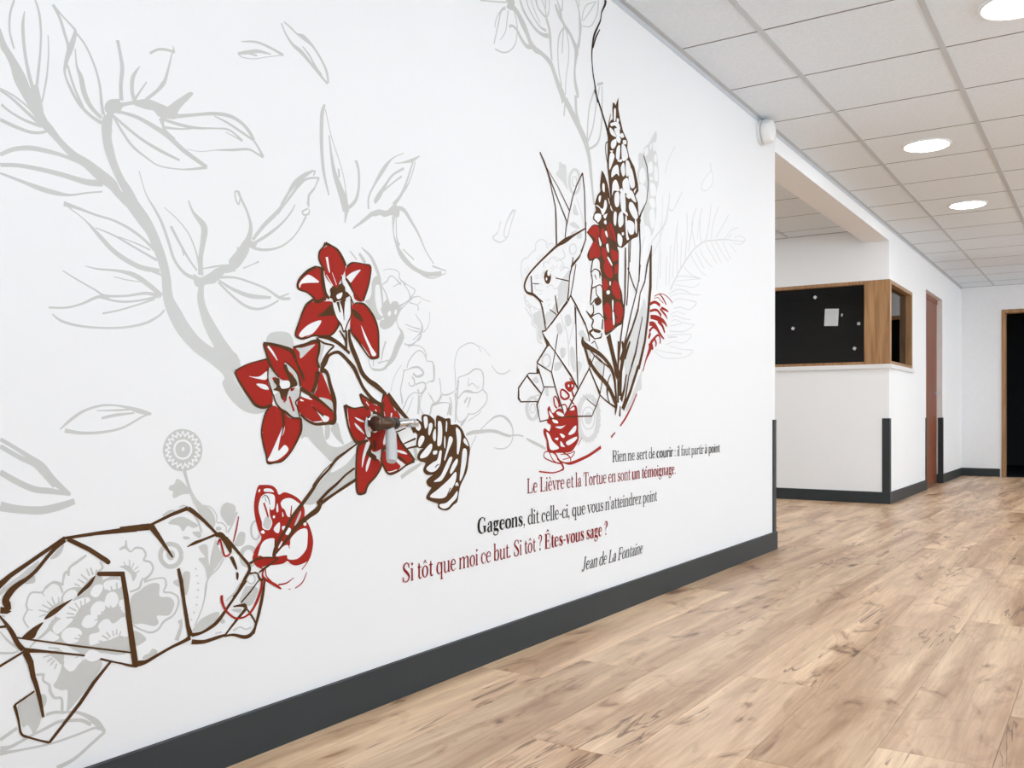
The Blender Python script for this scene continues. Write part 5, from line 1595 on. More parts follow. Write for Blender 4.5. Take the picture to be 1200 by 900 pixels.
  ("F", [2631,1201,2630,1198,2628,1196,2624,1195,2622,1197,2621,1200,2622,1203,2624,1205,2628,1206,2630,1204]),
 ]),
 ("line", "b", 6, [
  ("L", [2601,1104,6.5,2622,1032,6.5]),
  ("L", [2740,1118,6.2,2622,1028,4.8,2597,1023,5.3]),
  ("F", [2597,1023,2619,1007,2648,986,2633,976,2615,996]),
  ("L", [2633,978,7.5,2565,918,6.3]),
  ("D", [2565,918,2579,884,2563,884]),
  ("L", [2565,918,5.1,2659,891,4.2,2682,958,5,2701,1023,4.4]),
  ("L", [2645,984,4.8,2682,962,4.5,2791,885,9.6,2844,838,7.6]),
  ("L", [2579,884,3.4,2516,882,3.7,2505,874,5,2455,833,6.9,2455,800,9.1,2468,789,4.4,2572,791,3.4]),
  ("L", [2505,874,6.1,2547,846,7.1,2593,817,6.1]),
  ("L", [2575,899,6.5,2593,870,5.3,2611,837,5.4]),
  ("L", [2611,840,3.4,2686,842,3.1]),
  ("L", [2659,891,6.3,2686,838,7,2720,785,8.2,2740,756,6.9]),
  ("L", [2611,837,4.2,2593,815,6,2565,780,6.4,2586,725,4.1,2659,734,3.9,2744,740,5.5,2832,742,5.6,2945,743,4.5,2980,781,6.6,3007,819,6.1]),
  ("L", [2825,1126,6.6,2832,974,5.7,2841,846,6.6]),
  ("L", [2844,838,7.5,2924,914,6.6,2967,966,4.9]),
  ("L", [2844,838,7.6,2775,770,7.4,2744,742,7.1]),
  ("L", [2832,1127,7.9,2898,1072,7.1,2920,1037,6.5,2928,1013,6.7]),
  ("L", [2907,804,2.9,2980,777,4]),
  ("L", [2924,918,8.6,2967,870,7.3,3007,821,6.8]),
  ("L", [3007,821,5.9,3034,894,6.1,3043,936,5.5,2976,966,3.9]),
  ("L", [2941,1006,3.7,2967,1016,4.1,2994,988,4.4]),
 ]),
]),
("lupin_brown", [
 ("spike", "b", 3, [
  ("D", [3117,1927,3136,1920,3156,1955,3153,1915,3170,1877,3194,1839,3234,1810,3229,1787,3249,1751,3295,1722,3326,1666,3331,1640,3300,1615,3326,1589,3331,1545,3352,1526,3326,1458,3279,1441,3190,1392,3132,1391,3057,1477,3085,1517,3094,1570,3071,1676,3075,1770,3075,1826,3094,1852,3117,1863,3113,1904]),
 ]),
 ("floret", "w", 5, [
  ("F", [3121,1904,3137,1908,3134,1866,3121,1862]),
  ("F", [3145,1877,3163,1877,3159,1865,3145,1863]),
  ("F", [3094,1844,3153,1864,3174,1847,3163,1834,3131,1845,3099,1834]),
  ("F", [3087,1826,3114,1823,3140,1805,3103,1802,3087,1812]),
  ("F", [3124,1831,3162,1841,3173,1815,3151,1805,3135,1815]),
  ("F", [3179,1827,3200,1833,3209,1823,3189,1813,3173,1816]),
  ("F", [3198,1806,3229,1813,3225,1798,3200,1793]),
  ("F", [3102,1778,3139,1796,3139,1773,3112,1752,3096,1758]),
  ("F", [3139,1804,3177,1809,3171,1789,3150,1788]),
  ("F", [3145,1763,3172,1779,3166,1726,3139,1724]),
  ("F", [3187,1787,3220,1786,3242,1751,3192,1727]),
  ("F", [3098,1735,3119,1735,3125,1723,3104,1690,3083,1667,3083,1713]),
  ("F", [3088,1739,3114,1746,3104,1736]),
  ("F", [3148,1715,3191,1732,3181,1718]),
  ("F", [3110,1677,3153,1701,3164,1661,3142,1665,3100,1642]),
  ("F", [3178,1696,3205,1721,3216,1681,3194,1667]),
  ("F", [3221,1729,3249,1736,3272,1703,3255,1689,3227,1674]),
  ("F", [3258,1712,3280,1707,3303,1654,3269,1637,3246,1671]),
  ("F", [3110,1621,3137,1641,3158,1627,3164,1604,3121,1596,3105,1574]),
  ("F", [3197,1649,3241,1668,3258,1619,3219,1606,3197,1620]),
  ("F", [3294,1632,3317,1646,3299,1623]),
  ("F", [3168,1606,3190,1620,3196,1602]),
  ("F", [3130,1587,3162,1598,3164,1552,3141,1538,3125,1554]),
  ("F", [3178,1602,3211,1613,3220,1539,3189,1529,3173,1573]),
  ("F", [3227,1603,3266,1628,3261,1595,3232,1592]),
  ("F", [3267,1629,3302,1611,3313,1589,3279,1592,3262,1603]),
  ("F", [3256,1578,3290,1579,3331,1543,3313,1521,3279,1529,3250,1553]),
  ("F", [3073,1559,3104,1537,3120,1517,3094,1522]),
  ("F", [3164,1515,3191,1530,3202,1489,3169,1465,3156,1486]),
  ("F", [3197,1534,3230,1535,3241,1523,3219,1524]),
  ("F", [3236,1502,3270,1508,3298,1499,3293,1464,3258,1453,3236,1474]),
  ("F", [3304,1519,3321,1512,3321,1469,3307,1476]),
  ("F", [3121,1512,3143,1516,3137,1468,3119,1474]),
  ("F", [3154,1440,3192,1428,3181,1393,3154,1403]),
  ("F", [3189,1449,3205,1452,3205,1442,3189,1439]),
  ("F", [3218,1514,3231,1516,3240,1451,3251,1434,3229,1430,3220,1472]),
 ]),
 ("side_petal", "b", 6, [
  ("S", [3075,1770,3.8,3055,1757,5.4,3054,1723,5.7,3075,1677,7.6]),
  ("S", [3094,1878,3.9,3080,1844,4.9,3075,1821,5.2]),
 ]),
 ("spike", "b", 3, [
  ("F", [3025,1648,3043,1636,3066,1607,3080,1575,3085,1551,3113,1522,3113,1492,3085,1470,3039,1445,3003,1447,2958,1460,2963,1477,2980,1493,2972,1516,2989,1549,3016,1571,3012,1591]),
 ]),
 ("floret", "w", 5, [
  ("F", [3029,1604,3044,1603,3044,1575,3027,1581]),
  ("F", [3002,1552,3017,1555,3007,1530,2997,1537]),
  ("F", [3045,1545,3061,1543,3061,1520,3030,1487,3010,1506,2975,1513,2990,1516,3030,1510]),
  ("F", [2960,1468,2979,1483,3014,1487,3014,1469,2984,1450]),
  ("F", [3036,1487,3078,1503,3067,1488,3047,1477]),
  ("F", [3042,1467,3063,1475,3058,1458,3042,1458]),
 ]),
 ("spike_edge", "b", 7, [
  ("L", [3117,1927,6.5,3136,1920,4.4,3156,1955,5.9,3153,1915,9,3170,1877,9,3194,1839,8.4,3234,1810,9,3229,1787,9.3,3249,1751,8.4,3295,1722,8.7,3326,1666,9.5,3331,1640,7.7,3300,1615,9,3326,1589,9.5,3331,1545,9.5,3352,1526,9.4,3326,1458,6.6,3279,1441,4.5,3190,1392,4,3132,1391,6.7,3057,1477,8.4,3085,1517,7.3,3094,1570,8.5,3071,1676,8.5,3075,1770,8.3,3075,1826,7.7,3094,1852,4.8,3117,1863,7.3,3113,1904,8.5,3117,1927,7.9]),
 ]),
 ("spike_edge", "b", 7, [
  ("L", [3025,1648,6.9,3043,1636,7.6,3066,1607,8.2,3080,1575,8.5,3085,1551,8.2,3113,1522,8.5,3113,1492,7,3085,1470,4.6,3039,1445,3.8,3003,1447,4.7,2958,1460,6.6,2963,1477,6.1,2980,1493,7.5,2972,1516,7.6,2989,1549,5.7,3016,1571,6.6,3012,1591,7.8,3025,1648,7.5]),
 ]),
]),
("lupin_red", [
 ("spike", "b", 3, [
  ("F", [2911,1406,2954,1438,3012,1448,3085,1476,3122,1459,3151,1420,3151,1386,3162,1370,3162,1322,3162,1257,3190,1217,3199,1178,3214,1167,3209,1126,3190,1098,3151,1084,3085,1053,3048,1046,3043,1086,3030,1136,3025,1198,3021,1261,3012,1281,3003,1321,2967,1318,2932,1303,2911,1320,2932,1352,2954,1378,2915,1399]),
 ]),
 ("floret", "r", 5, [
  ("F", [2918,1412,2958,1436,2996,1437,3004,1413,2988,1381,2958,1394,2923,1401]),
 ]),
 ("floret", "r", 5, [
  ("F", [3016,1430,3039,1438,3063,1397,3039,1380,3018,1399]),
 ]),
 ("floret", "r", 5, [
  ("F", [3064,1450,3083,1472,3113,1454,3139,1410,3104,1409,3074,1429]),
 ]),
 ("floret", "r", 5, [
  ("F", [2926,1335,2958,1378,3000,1369,3010,1332,2968,1321,2930,1311]),
 ]),
 ("floret", "r", 5, [
  ("F", [3019,1358,3048,1370,3067,1338,3038,1322]),
 ]),
 ("floret", "r", 5, [
  ("F", [3100,1371,3143,1368,3158,1361,3152,1338,3111,1328,3097,1352]),
 ]),
 ("floret", "r", 5, [
  ("F", [3036,1297,3054,1325,3086,1321,3114,1280,3097,1261,3054,1270]),
 ]),
 ("floret", "r", 5, [
  ("F", [3127,1310,3156,1322,3150,1289,3127,1284]),
 ]),
 ("floret", "r", 5, [
  ("F", [3028,1223,3042,1257,3071,1242,3077,1229,3047,1207]),
 ]),
 ("floret", "r", 5, [
  ("F", [3100,1220,3120,1255,3161,1246,3177,1193,3137,1193]),
 ]),
 ("floret", "r", 5, [
  ("F", [3036,1141,3065,1167,3095,1151,3099,1112,3065,1109]),
 ]),
 ("floret", "r", 5, [
  ("F", [3126,1145,3139,1176,3181,1174,3197,1138,3150,1121]),
 ]),
 ("floret", "r", 5, [
  ("F", [3140,1112,3191,1133,3180,1108,3144,1096]),
 ]),
 ("floret", "r", 5, [
  ("F", [3046,1096,3096,1107,3124,1081,3096,1068,3050,1058]),
 ]),
 ("gap", "w", 5, [
  ("F", [3088,1207,3086,1203,3078,1199,3069,1198,3062,1200,3059,1204,3062,1209,3069,1213,3078,1214,3086,1212]),
  ("F", [3105,1177,3117,1178,3115,1144,3108,1143]),
  ("F", [3108,1135,3122,1132,3127,1098,3115,1088]),
  ("F", [3085,1248,3096,1247,3092,1234,3085,1235]),
  ("F", [2998,1400,3019,1382,3016,1371,3005,1372]),
  ("F", [3048,1429,3062,1432,3071,1412,3057,1414]),
  ("F", [3057,1380,3074,1387,3080,1358,3066,1360]),
  ("F", [3066,1335,3080,1337,3108,1315,3099,1311]),
 ]),
 ("bell", "w", 2, [
  ("F", [2945,1288,2954,1310,2980,1322,3007,1314,3016,1285,3022,1240,3039,1174,3043,1120,3030,1064,3016,1034,2967,1026,2932,1044,2945,1074,2954,1099,2937,1147,2948,1206,2937,1262]),
 ]),
 ("bell_line", "b", 6, [
  ("S", [2937,1262,7.9,2945,1288,7.9,2954,1310,7.2,2980,1322,4.2,3007,1314,8.1,3012,1285,9.1]),
  ("S", [2937,1260,6,2967,1279,4.1,3003,1275,6.9,3016,1260,8]),
  ("S", [2941,1259,8.7,2950,1231,7.9,2945,1208,6.9,2980,1218,4.2,3012,1226,4.9,3034,1208,8.4,3043,1179,9.1]),
  ("S", [2976,1218,7.1,2980,1189,6.5,3003,1179,4.8]),
  ("S", [2945,1206,9.9,2937,1168,8.4,2937,1147,5.1,2967,1167,6,2994,1178,5.5]),
  ("F", [2967,1163,3003,1179,3021,1164,2994,1149,2972,1151]),
  ("S", [2954,1149,8.8,2958,1121,8,2937,1102,8.4,2967,1113,4.3,3003,1120,4.5,3039,1107,6.2,3057,1117,6.3]),
  ("S", [2902,1121,3.8,2932,1102,5.4,2958,1092,6.5]),
  ("S", [2958,1092,8.9,2945,1070,8.5,2954,1058,7.2,2928,1044,10.4,2958,1029,6.8]),
  ("S", [3030,1102,8.9,3025,1064,10.7]),
  ("F", [2958,1061,3012,1058,3003,1049,2963,1050]),
  ("S", [2932,1044,6.1,2963,1026,5.3,2980,1027,4.2,3016,1034,6.5,3021,1051,8.6]),
  ("S", [2967,1258,6.3,2980,1243,4.7]),
  ("S", [3003,1275,7.2,3007,1251,5.4]),
 ]),
]),
("lupin_grey", [
 ("spike", "k", 0, [
  ("F", [3499,1918,3514,1903,3499,1857,3522,1806,3533,1724,3505,1652,3510,1596,3499,1547,3460,1480,3395,1515,3373,1625,3326,1697,3341,1737,3336,1786,3384,1801,3395,1827,3438,1856]),
 ]),
 ("floret", "w", 1, [
  ("F", [3395,1818,3422,1834,3427,1812,3400,1792]),
  ("F", [3449,1854,3465,1858,3460,1838,3443,1830]),
  ("F", [3477,1866,3499,1871,3499,1838,3477,1838]),
  ("F", [3488,1817,3510,1822,3510,1794,3488,1794]),
  ("F", [3427,1766,3465,1784,3471,1748,3438,1731]),
  ("F", [3488,1770,3516,1772,3522,1721,3488,1719]),
  ("F", [3347,1720,3384,1742,3405,1705,3384,1678,3347,1679]),
  ("F", [3438,1717,3477,1721,3460,1708]),
  ("F", [3449,1692,3493,1696,3505,1661,3460,1643]),
  ("F", [3341,1664,3395,1671,3416,1634,3395,1584,3363,1623]),
  ("F", [3438,1624,3482,1638,3499,1608,3460,1596]),
  ("F", [3438,1569,3482,1596,3493,1537,3460,1512]),
  ("F", [3373,1502,3416,1514,3449,1501,3449,1473,3395,1464]),
 ]),
 ("stalk", "k", 0, [
  ("S", [3395,1469,6.1,3363,1405,6.4,3352,1348,6.8]),
  ("S", [3705,1908,3.4,3632,1832,4.7,3597,1766,5.3]),
  ("S", [3786,1728,4.2,3730,1677,4.3,3681,1628,3.3,3638,1625,2.8]),
  ("S", [3644,1694,7.7,3632,1629,7.4,3609,1567,7.8,3550,1518,7.4,3471,1463,6.6,3449,1417,6.3]),
 ]),
]),
("blade_leaves", [
 ("leaf_fill", "k", 0, [
  ("F", [3249,1035,3395,1044,3352,982,3290,903,3249,848,3199,821,3219,909,3209,966]),
  ("F", [3373,938,3363,892,3365,851,3321,836,3259,768,3219,768,3290,836]),
  ("F", [3290,1102,3352,1167,3395,1217,3416,1150,3395,1056,3331,1038,3249,1015]),
 ]),
 ("blade", "b", 6, [
  ("L", [3460,1442,6.4,3451,1385,19.6,3449,1273,23.8,3422,1136,18.8,3395,1042,17.7,3341,939,19.9,3331,936,18.4,3259,835,18.2,3199,768,17.3]),
  ("L", [3454,1423,5.5,3416,1353,13.4,3395,1285,9.1,3352,1235,7.2,3331,1165,12.8,3279,1088,11.3,3229,1031,17.7,3180,954,28.2]),
 ]),
 ("blade", "b", 6, [
  ("L", [3219,1396,9.9,3219,1330,13.8,3214,1197,11.7,3199,1117,9.4,3180,1045,11.2,3156,939,13.1]),
  ("L", [3249,1423,8,3249,1334,8,3239,1222,7.8,3229,1172,9.6]),
  ("L", [3264,1439,8,3259,1345,6]),
  ("L", [3239,1320,8.1,3290,1259,8.9,3321,1231,6.8]),
  ("L", [3352,1348,9.2,3341,1288,7.7,3310,1221,8.1,3269,1145,8,3229,1058,8,3199,1003,10.3]),
 ]),
 ("blade", "b", 6, [
  ("S", [3075,1046,35,3103,993,29.9,3132,938,31.8,3151,904,38.7,3160,887,26.5]),
  ("L", [3373,1141,5.8,3341,1066,7.6,3310,996,10.8,3269,936,6.8]),
  ("L", [3331,1040,8.6,3310,989,8.9,3249,901,8.1,3219,812,12.8,3190,772,9.9]),
  ("L", [3160,1029,13.4,3156,920,11.5,3156,794,13.5]),
  ("L", [3190,1031,12.7,3209,997,29.4,3180,916,22.7,3170,820,28.9]),
  ("L", [3259,1035,11.5,3209,966,24.4]),
  ("L", [3229,905,9.4,3209,847,12.6,3180,803,25.2]),
 ]),
 ("blade", "b", 6, [
  ("S", [2877,1026,8.4,2881,1002,24.7,2932,989,19,3003,972,17.3,3057,950,16.9,3103,918,21.1,3127,880,18.2,3136,833,15.2,3141,785,15.2]),
  ("S", [2890,994,18.7,2911,959,14.2,2928,927,12.8]),
  ("S", [2928,951,7.6,2945,927,17.4,2994,896,17.7,3057,865,19.9,3103,828,21.8,3141,785,23.2]),
  ("S", [2932,980,5.6,2994,951,5.3,3048,936,6,3094,921,7.3]),
  ("S", [3094,900,5.9,3075,878,6.7,3066,844,12.9,3071,814,7.1,3085,793,6.5]),
  ("L", [2924,918,8.6,2967,870,6.5,3007,830,6.4]),
  ("S", [3007,821,5.3,3066,797,6.1,3141,774,10]),
  ("F", [3132,789,3151,785,3136,750,3130,750]),
  ("L", [3175,781,7.7,3170,742,13.5]),
 ]),
 ("thin_line", "d", 6, [
  ("L", [3384,1792,6.2,3416,1754,6.6,3429,1692,6.7,3427,1668,6.1,3411,1610,6]),
  ("L", [3411,1610,4.3,3363,1559,8.9,3341,1528,14.5,3352,1417,9.5,3341,1279,9.3]),
 ]),
]),
("fern", [
 ("spine", "k", 0, [
  ("S", [3650,1280,9.9,3724,1353,8.8,3812,1424,9,3904,1488,8.1,3985,1527,7.1,4055,1553,6.4,4186,1579,6.4,4309,1602,6.6,4437,1617,5.1,4571,1635,4,4623,1650,3]),
 ]),
 ("needle", "k", 0, [
  ("S", [4437,1631,3.5,4503,1650,3.4,4571,1655,4,4606,1646,7.2,4537,1615,3.5,4420,1600,3.4]),
  ("S", [3931,1508,8,3890,1599,7.8,3944,1685,6.3]),
  ("S", [3851,1475,7,3904,1616,7.1]),
  ("S", [3812,1429,7.4,3838,1564,7.7,3831,1644,7.9]),
  ("S", [3999,1539,8.4,3985,1631,8.1,4013,1698,7.2]),
  ("S", [4055,1553,7.1,4098,1634,7.6,4127,1736,8]),
  ("S", [4127,1575,7.9,4157,1661,7.1,4224,1746,6.4]),
  ("S", [4186,1590,5,4277,1660,5.3,4364,1734,5.5]),
  ("S", [4309,1604,4.8,4388,1657,3.9,4511,1695,3.5]),
  ("S", [4356,1615,5,4404,1648,5]),
  ("S", [3761,1392,6.2,3774,1518,6.2]),
  ("S", [3724,1363,6.2,3724,1570,6.2]),
  ("S", [3674,1332,5.9,3699,1482,5.8,3736,1592,5.6]),
  ("S", [3638,1303,5.9,3656,1475,5.9]),
  ("S", [3603,1294,5.8,3615,1421,5.8]),
  ("S", [3545,1316,5.6,3556,1431,5.7]),
  ("S", [3510,1264,5.5,3533,1385,5.5,3556,1555,5.6]),
  ("S", [3465,1399,3.9,3556,1498,4.4,3638,1652,4.9]),
  ("S", [3638,1618,2.4,3687,1632,3.4,3780,1724,4]),
  ("S", [3573,1668,4.6,3568,1533,4.6]),
  ("S", [4013,1698,4.7,3972,1613,4.9,3958,1548,5.2]),
 ]),
 ("needle", "k", 0, [
  ("S", [3985,1506,6,4041,1472,5.3,4127,1447,4.3,4149,1450,3.2]),
  ("S", [4055,1543,5.8,4127,1506,5.8,4201,1471,5.8]),
  ("S", [4127,1559,6.2,4186,1525,6.3,4262,1482,6.4]),
  ("S", [4186,1574,6,4262,1537,5.8,4356,1500,5.6]),
  ("S", [4277,1588,6.8,4340,1548,7,4388,1516,7.1]),
  ("S", [4372,1592,4.5,4420,1577,4.5,4470,1562,4.5]),
  ("S", [3931,1487,5.9,3985,1454,5.8,4041,1425,5.6]),
  ("S", [3877,1464,5.5,3944,1427,5.3,4013,1400,4.3,4069,1397,3.5]),
 ]),
 ("leaflet", "k", 0, [
  ("S", [3711,1341,4,3786,1358,4,3877,1365,4.1,3999,1372,4.2]),
  ("S", [3711,1326,2.9,3851,1349,3,3999,1372,3.1]),
  ("S", [3799,1402,5.1,3877,1377,4.4,3999,1372,4]),
  ("S", [3699,1310,3,3812,1316,3,3904,1322,3.1,3985,1350,3.4]),
 ]),
 ("leaflet", "k", 0, [
  ("S", [3638,1262,3.7,3724,1291,4,3812,1296,4.2,3904,1289,4.2,3992,1298,3.6]),
  ("S", [3650,1253,3,3749,1277,3,3877,1286,3.1]),
 ]),
 ("leaflet", "k", 0, [
  ("S", [3674,1232,3.1,3749,1254,3.5,3851,1258,3.6,3944,1257,7.2,3890,1226,4.2,3838,1216,4.1,3761,1218,4.5,3687,1206,4.4]),
 ]),
 ("leaflet", "k", 0, [
  ("S", [3650,1176,3.1,3724,1195,2.9,3812,1191,3.2]),
  ("S", [3662,1167,3.4,3711,1177,3.5,3786,1171,3.6,3877,1174,3.1]),
 ]),
 ("leaflet", "k", 0, [
  ("S", [3662,1150,3.5,3711,1159,3.5,3786,1153,3.6,3924,1155,4.2]),
  ("S", [3650,1127,3.9,3774,1147,3.5]),
  ("S", [3924,1155,4.2,3851,1128,3.8,3774,1112,4,3638,1105,3.4]),
 ]),
 ("leaflet", "k", 0, [
  ("S", [3615,1083,2.9,3724,1096,2.9,3884,1107,4.1,3838,1077,4.3,3774,1063,3.5,3687,1062,3.4,3603,1044,3]),
  ("S", [3626,1077,5.8,3724,1086,5.9]),
 ]),
 ("leaflet", "k", 0, [
  ("S", [3638,1042,3,3774,1035,3,3904,1038,4.7,3851,1012,4,3761,997,3.5,3662,990,3.4,3568,989,3.6,3488,1011,3.5]),
  ("S", [3499,1019,2.9,3603,1013,2.9,3774,1015,5.5]),
 ]),
]),
("catkin_red", [
 ("bristle", "r", 4, [
  ("S", [3443,1199,12.7,3493,1213,12.3,3545,1204,14.6]),
  ("S", [3443,1171,10.2,3510,1182,11.1,3556,1162,15.4]),
  ("S", [3449,1148,16.1,3510,1149,21.9,3579,1141,18.1,3615,1122,7.7]),
  ("S", [3438,1119,17.1,3488,1119,20.9,3545,1085,14.9,3585,1067,5.7]),
  ("S", [3556,1196,11.6,3603,1191,10.8,3632,1186,4.5]),
  ("S", [3545,1190,9.6,3603,1167,10.6,3617,1153,5.7]),
  ("S", [3438,1087,14.7,3477,1108,9.3,3533,1094,10.6]),
  ("S", [3522,1136,12.7,3568,1121,15.9,3591,1094,11.9]),
  ("S", [3432,1059,14.4,3449,1083,16.3]),
  ("S", [3449,1037,18.3,3477,1057,14.1,3522,1079,8.5,3545,1066,10.3,3545,1045,9.2]),
  ("S", [3488,1062,11.1,3505,1045,13.2,3499,1030,8.3]),
  ("S", [3432,1031,12,3460,1033,19.6,3471,1015,16.2]),
  ("S", [3488,1236,4,3533,1250,3.8,3568,1240,9.1,3609,1213,6.8]),
  ("S", [3539,1253,2.9,3591,1254,3.2,3638,1243,4.6,3674,1228,4.3]),
  ("S", [3482,1226,2.8,3522,1235,3,3556,1224,3.9,3579,1217,3.9]),
 ]),
 ("stalk", "r", 4, [
  ("S", [3454,1032,30.6,3438,1008,21.5,3405,969,10,3378,922,6.3]),
 ]),
 ("arc", "r", 4, [
  ("S", [3321,832,7.3,3279,786,8.5,3229,742,9.9,3175,705,7.9]),
  ("S", [3132,681,7.2,3099,663,8.3]),
 ]),
]),
("cone_red", [
 ("scales", "r", 4, [
  ("F", [2645,775,2667,752,2705,767,2736,760,2751,740,2767,760,2823,780,2836,748,2840,716,2840,688,2844,664,2823,640,2791,621,2736,619,2682,621,2637,626,2630,661,2611,687,2615,701,2645,691,2659,713,2633,725,2645,740,2637,763]),
 ]),
 ("scale_face", "w", 5, [
  ("F", [2646,762,2673,741,2666,737,2646,748]),
  ("F", [2692,757,2720,757,2749,744,2734,741,2699,748]),
  ("F", [2665,732,2696,728,2703,719,2675,721]),
  ("F", [2685,707,2735,709,2753,712,2720,700]),
  ("F", [2774,682,2815,707,2830,707,2822,688,2792,678]),
  ("F", [2626,689,2646,681,2666,659,2708,637,2694,630,2653,631,2639,660]),
  ("F", [2680,667,2704,670,2700,661]),
  ("F", [2759,654,2829,671,2829,660,2777,642]),
  ("F", [2721,658,2743,642,2750,637,2721,641]),
  ("F", [2714,682,2728,683,2750,674,2735,668]),
  ("F", [2788,772,2814,775,2814,764,2784,764]),
 ]),
 ("loop", "r", 4, [
  ("S", [2720,830,6.7,2736,834,6.5,2767,823,9.3,2779,811,9.5,2751,801,7.1,2724,810,9.7,2720,830,10.7]),
  ("S", [2674,804,5.8,2686,810,5.2,2705,794,9.2,2713,775,8.8]),
  ("S", [2674,804,8.8,2682,779,7.9,2697,771,4.9]),
  ("S", [2799,831,10.2,2811,812,10.2]),
  ("S", [2783,803,4.9,2815,784,6.6]),
  ("S", [2705,775,4.8,2751,783,5,2767,764,9.3]),
  ("F", [2751,858,2791,865,2819,858,2811,838,2783,827,2755,840]),
  ("S", [2783,875,3.7,2807,861,4.3]),
 ]),
 ("dot", "w", 5, [
  ("F", [2781,849,2780,846,2777,844,2773,844,2771,846,2770,848,2771,851,2773,853,2777,853,2780,852]),
  ("F", [2806,849,2805,847,2802,845,2799,845,2796,846,2795,849,2796,852,2799,854,2802,854,2805,852]),
 ]),
 ("loop", "r", 4, [
  ("S", [2615,623,3.1,2645,626,5.3,2682,617,7.4,2705,597,6.8,2740,566,10.2,2720,557,5.2,2674,552,4.6,2622,556,5.3,2579,561,4.5]),
  ("S", [2615,623,5,2611,608,3.9,2645,595,4.1,2697,584,4.7,2736,580,4.7]),
  ("S", [2645,622,3.5,2667,598,3.8,2690,586,3.3]),
  ("S", [2736,619,4.4,2783,602,5.1,2791,585,5.8]),
  ("S", [2720,612,2.7,2783,613,3.2,2815,620,4,2815,612,4.5,2791,597,3.9]),
  ("S", [2736,594,2.8,2783,598,2.8]),
  ("S", [2840,640,3.1,2873,667,2.5]),
 ]),
 ("arc", "r", 4, [
  ("S", [3016,629,12.7,2932,604,11.2,2865,590,11.3,2791,579,10.5,2744,583,4.8,2697,597,4.1]),
 ]),
 ("outline_edge", "r", 7, [
  ("S", [2645,775,5.4,2667,752,3.5,2705,767,3.5,2736,760,4.7,2751,740,3.5,2767,760,4.6,2823,780,3.8,2836,748,7.2,2840,716,7.4,2840,688,7.4,2844,664,7.2,2823,640,5.5,2791,621,4,2736,619,3.5,2682,621,3.5,2637,626,4.7,2630,661,6.2,2611,687,6.2,2615,701,3.5,2645,691,3.8,2659,713,6.5,2633,725,6,2645,740,6.7,2637,763,6.6,2645,775,5.9]),
 ]),
]),
]

# ------------------------------------------------------------------ turning drawn lines into thin paint films on the wall plane
def spline(P, closed, sub):
    """Catmull-Rom through P (tuples of any length)"""
    n = len(P)
    if n < 3:
        return list(P)
    out = []
    rng = range(n) if closed else range(n - 1)
    for i in rng:
        p0 = P[(i - 1) % n] if closed else P[max(i - 1, 0)]
        p1 = P[i]; p2 = P[(i + 1) % n]
        p3 = P[(i + 2) % n] if closed else P[min(i + 2, n - 1)]
        for k in range(sub):
            t = k / sub
            out.append(tuple(0.5 * (2 * b + (c - a) * t + (2 * a - 5 * b + 4 * c - d) * t * t + (3 * b - a - 3 * c + d) * t ** 3)
                             for a, b, c, d in zip(p0, p1, p2, p3)))
    if not closed:
        out.append(tuple(P[-1]))
    return out

class Film:
    count = 0
    """flat shapes in the wall plane, (y, z) in metres"""
    def __init__(self):
        self.v = []; self.f = []; self.h = []
    def lift(self, i):
        # overlapping strokes of one colour never share a plane exactly
        return (Film.count % 37) * 2.4e-6 + min(i * 4e-7, 3e-5)
    def ribbon(self, P):
        n = len(P); base = len(self.v); Film.count += 1
        for i, (y, z, w) in enumerate(P):
            a = P[max(i - 1, 0)]; b = P[min(i + 1, n - 1)]
            d1 = Vector((y - a[0], z - a[1])); d2 = Vector((b[0] - y, b[1] - z))
            if d1.length < 1e-7: d1 = d2
            if d2.length < 1e-7: d2 = d1
            if d1.length < 1e-7: d1 = d2 = Vector((1, 0))
            d1.normalize(); d2.normalize()
            m = d1 + d2
            if m.length < 0.2: m = Vector(d1)
            m.normalize()
            k = min(1.0 / max(m.dot(d1), 0.35), 2.0)
            w = max(w, 0.0005) * 0.5 * k
            self.v.append((y - m.y * w, z + m.x * w)); self.v.append((y + m.y * w, z - m.x * w)); self.h += [self.lift(i)] * 2
        for i in range(n - 1):
            a = base + 2 * i
            self.f.append((a, a + 1, a + 3, a + 2))
    def fill(self, P):
        base = len(self.v); Film.count += 1
        self.v += [(p[0], p[1]) for p in P]; self.h += [self.lift(0)] * len(P)
        for t in tessellate_polygon([[Vector((p[0], p[1], 0)) for p in P]]):
            self.f.append(tuple(base + i for i in t))
    def shape(self, kind, a):
        if kind in 'SL':
            P = [(a[i] / 1000, a[i + 1] / 1000, a[i + 2] / 1000) for i in range(0, len(a), 3)]
            self.ribbon(spline(P, False, 5) if kind == 'S' else P)
        else:
            P = [(a[i] / 1000, a[i + 1] / 1000) for i in range(0, len(a), 2)]
            self.fill(spline(P, True, 4) if kind == 'F' else P)
    def build(self, name, mat, parent, layer, origin):
        x = 0.0003 + 0.00015 * layer
        bm = bmesh.new()
        vv = [bm.verts.new((x + e, y - origin[0], z - origin[1])) for (y, z), e in zip(self.v, self.h)]
        for f in self.f:
            try:
                bm.faces.new([vv[i] for i in f])
            except ValueError:
                pass
        for f in bm.faces:
            f.normal_update()
            if f.normal.x < 0: f.normal_flip()
        return link(name, mesh_of(name, bm, mat), parent)

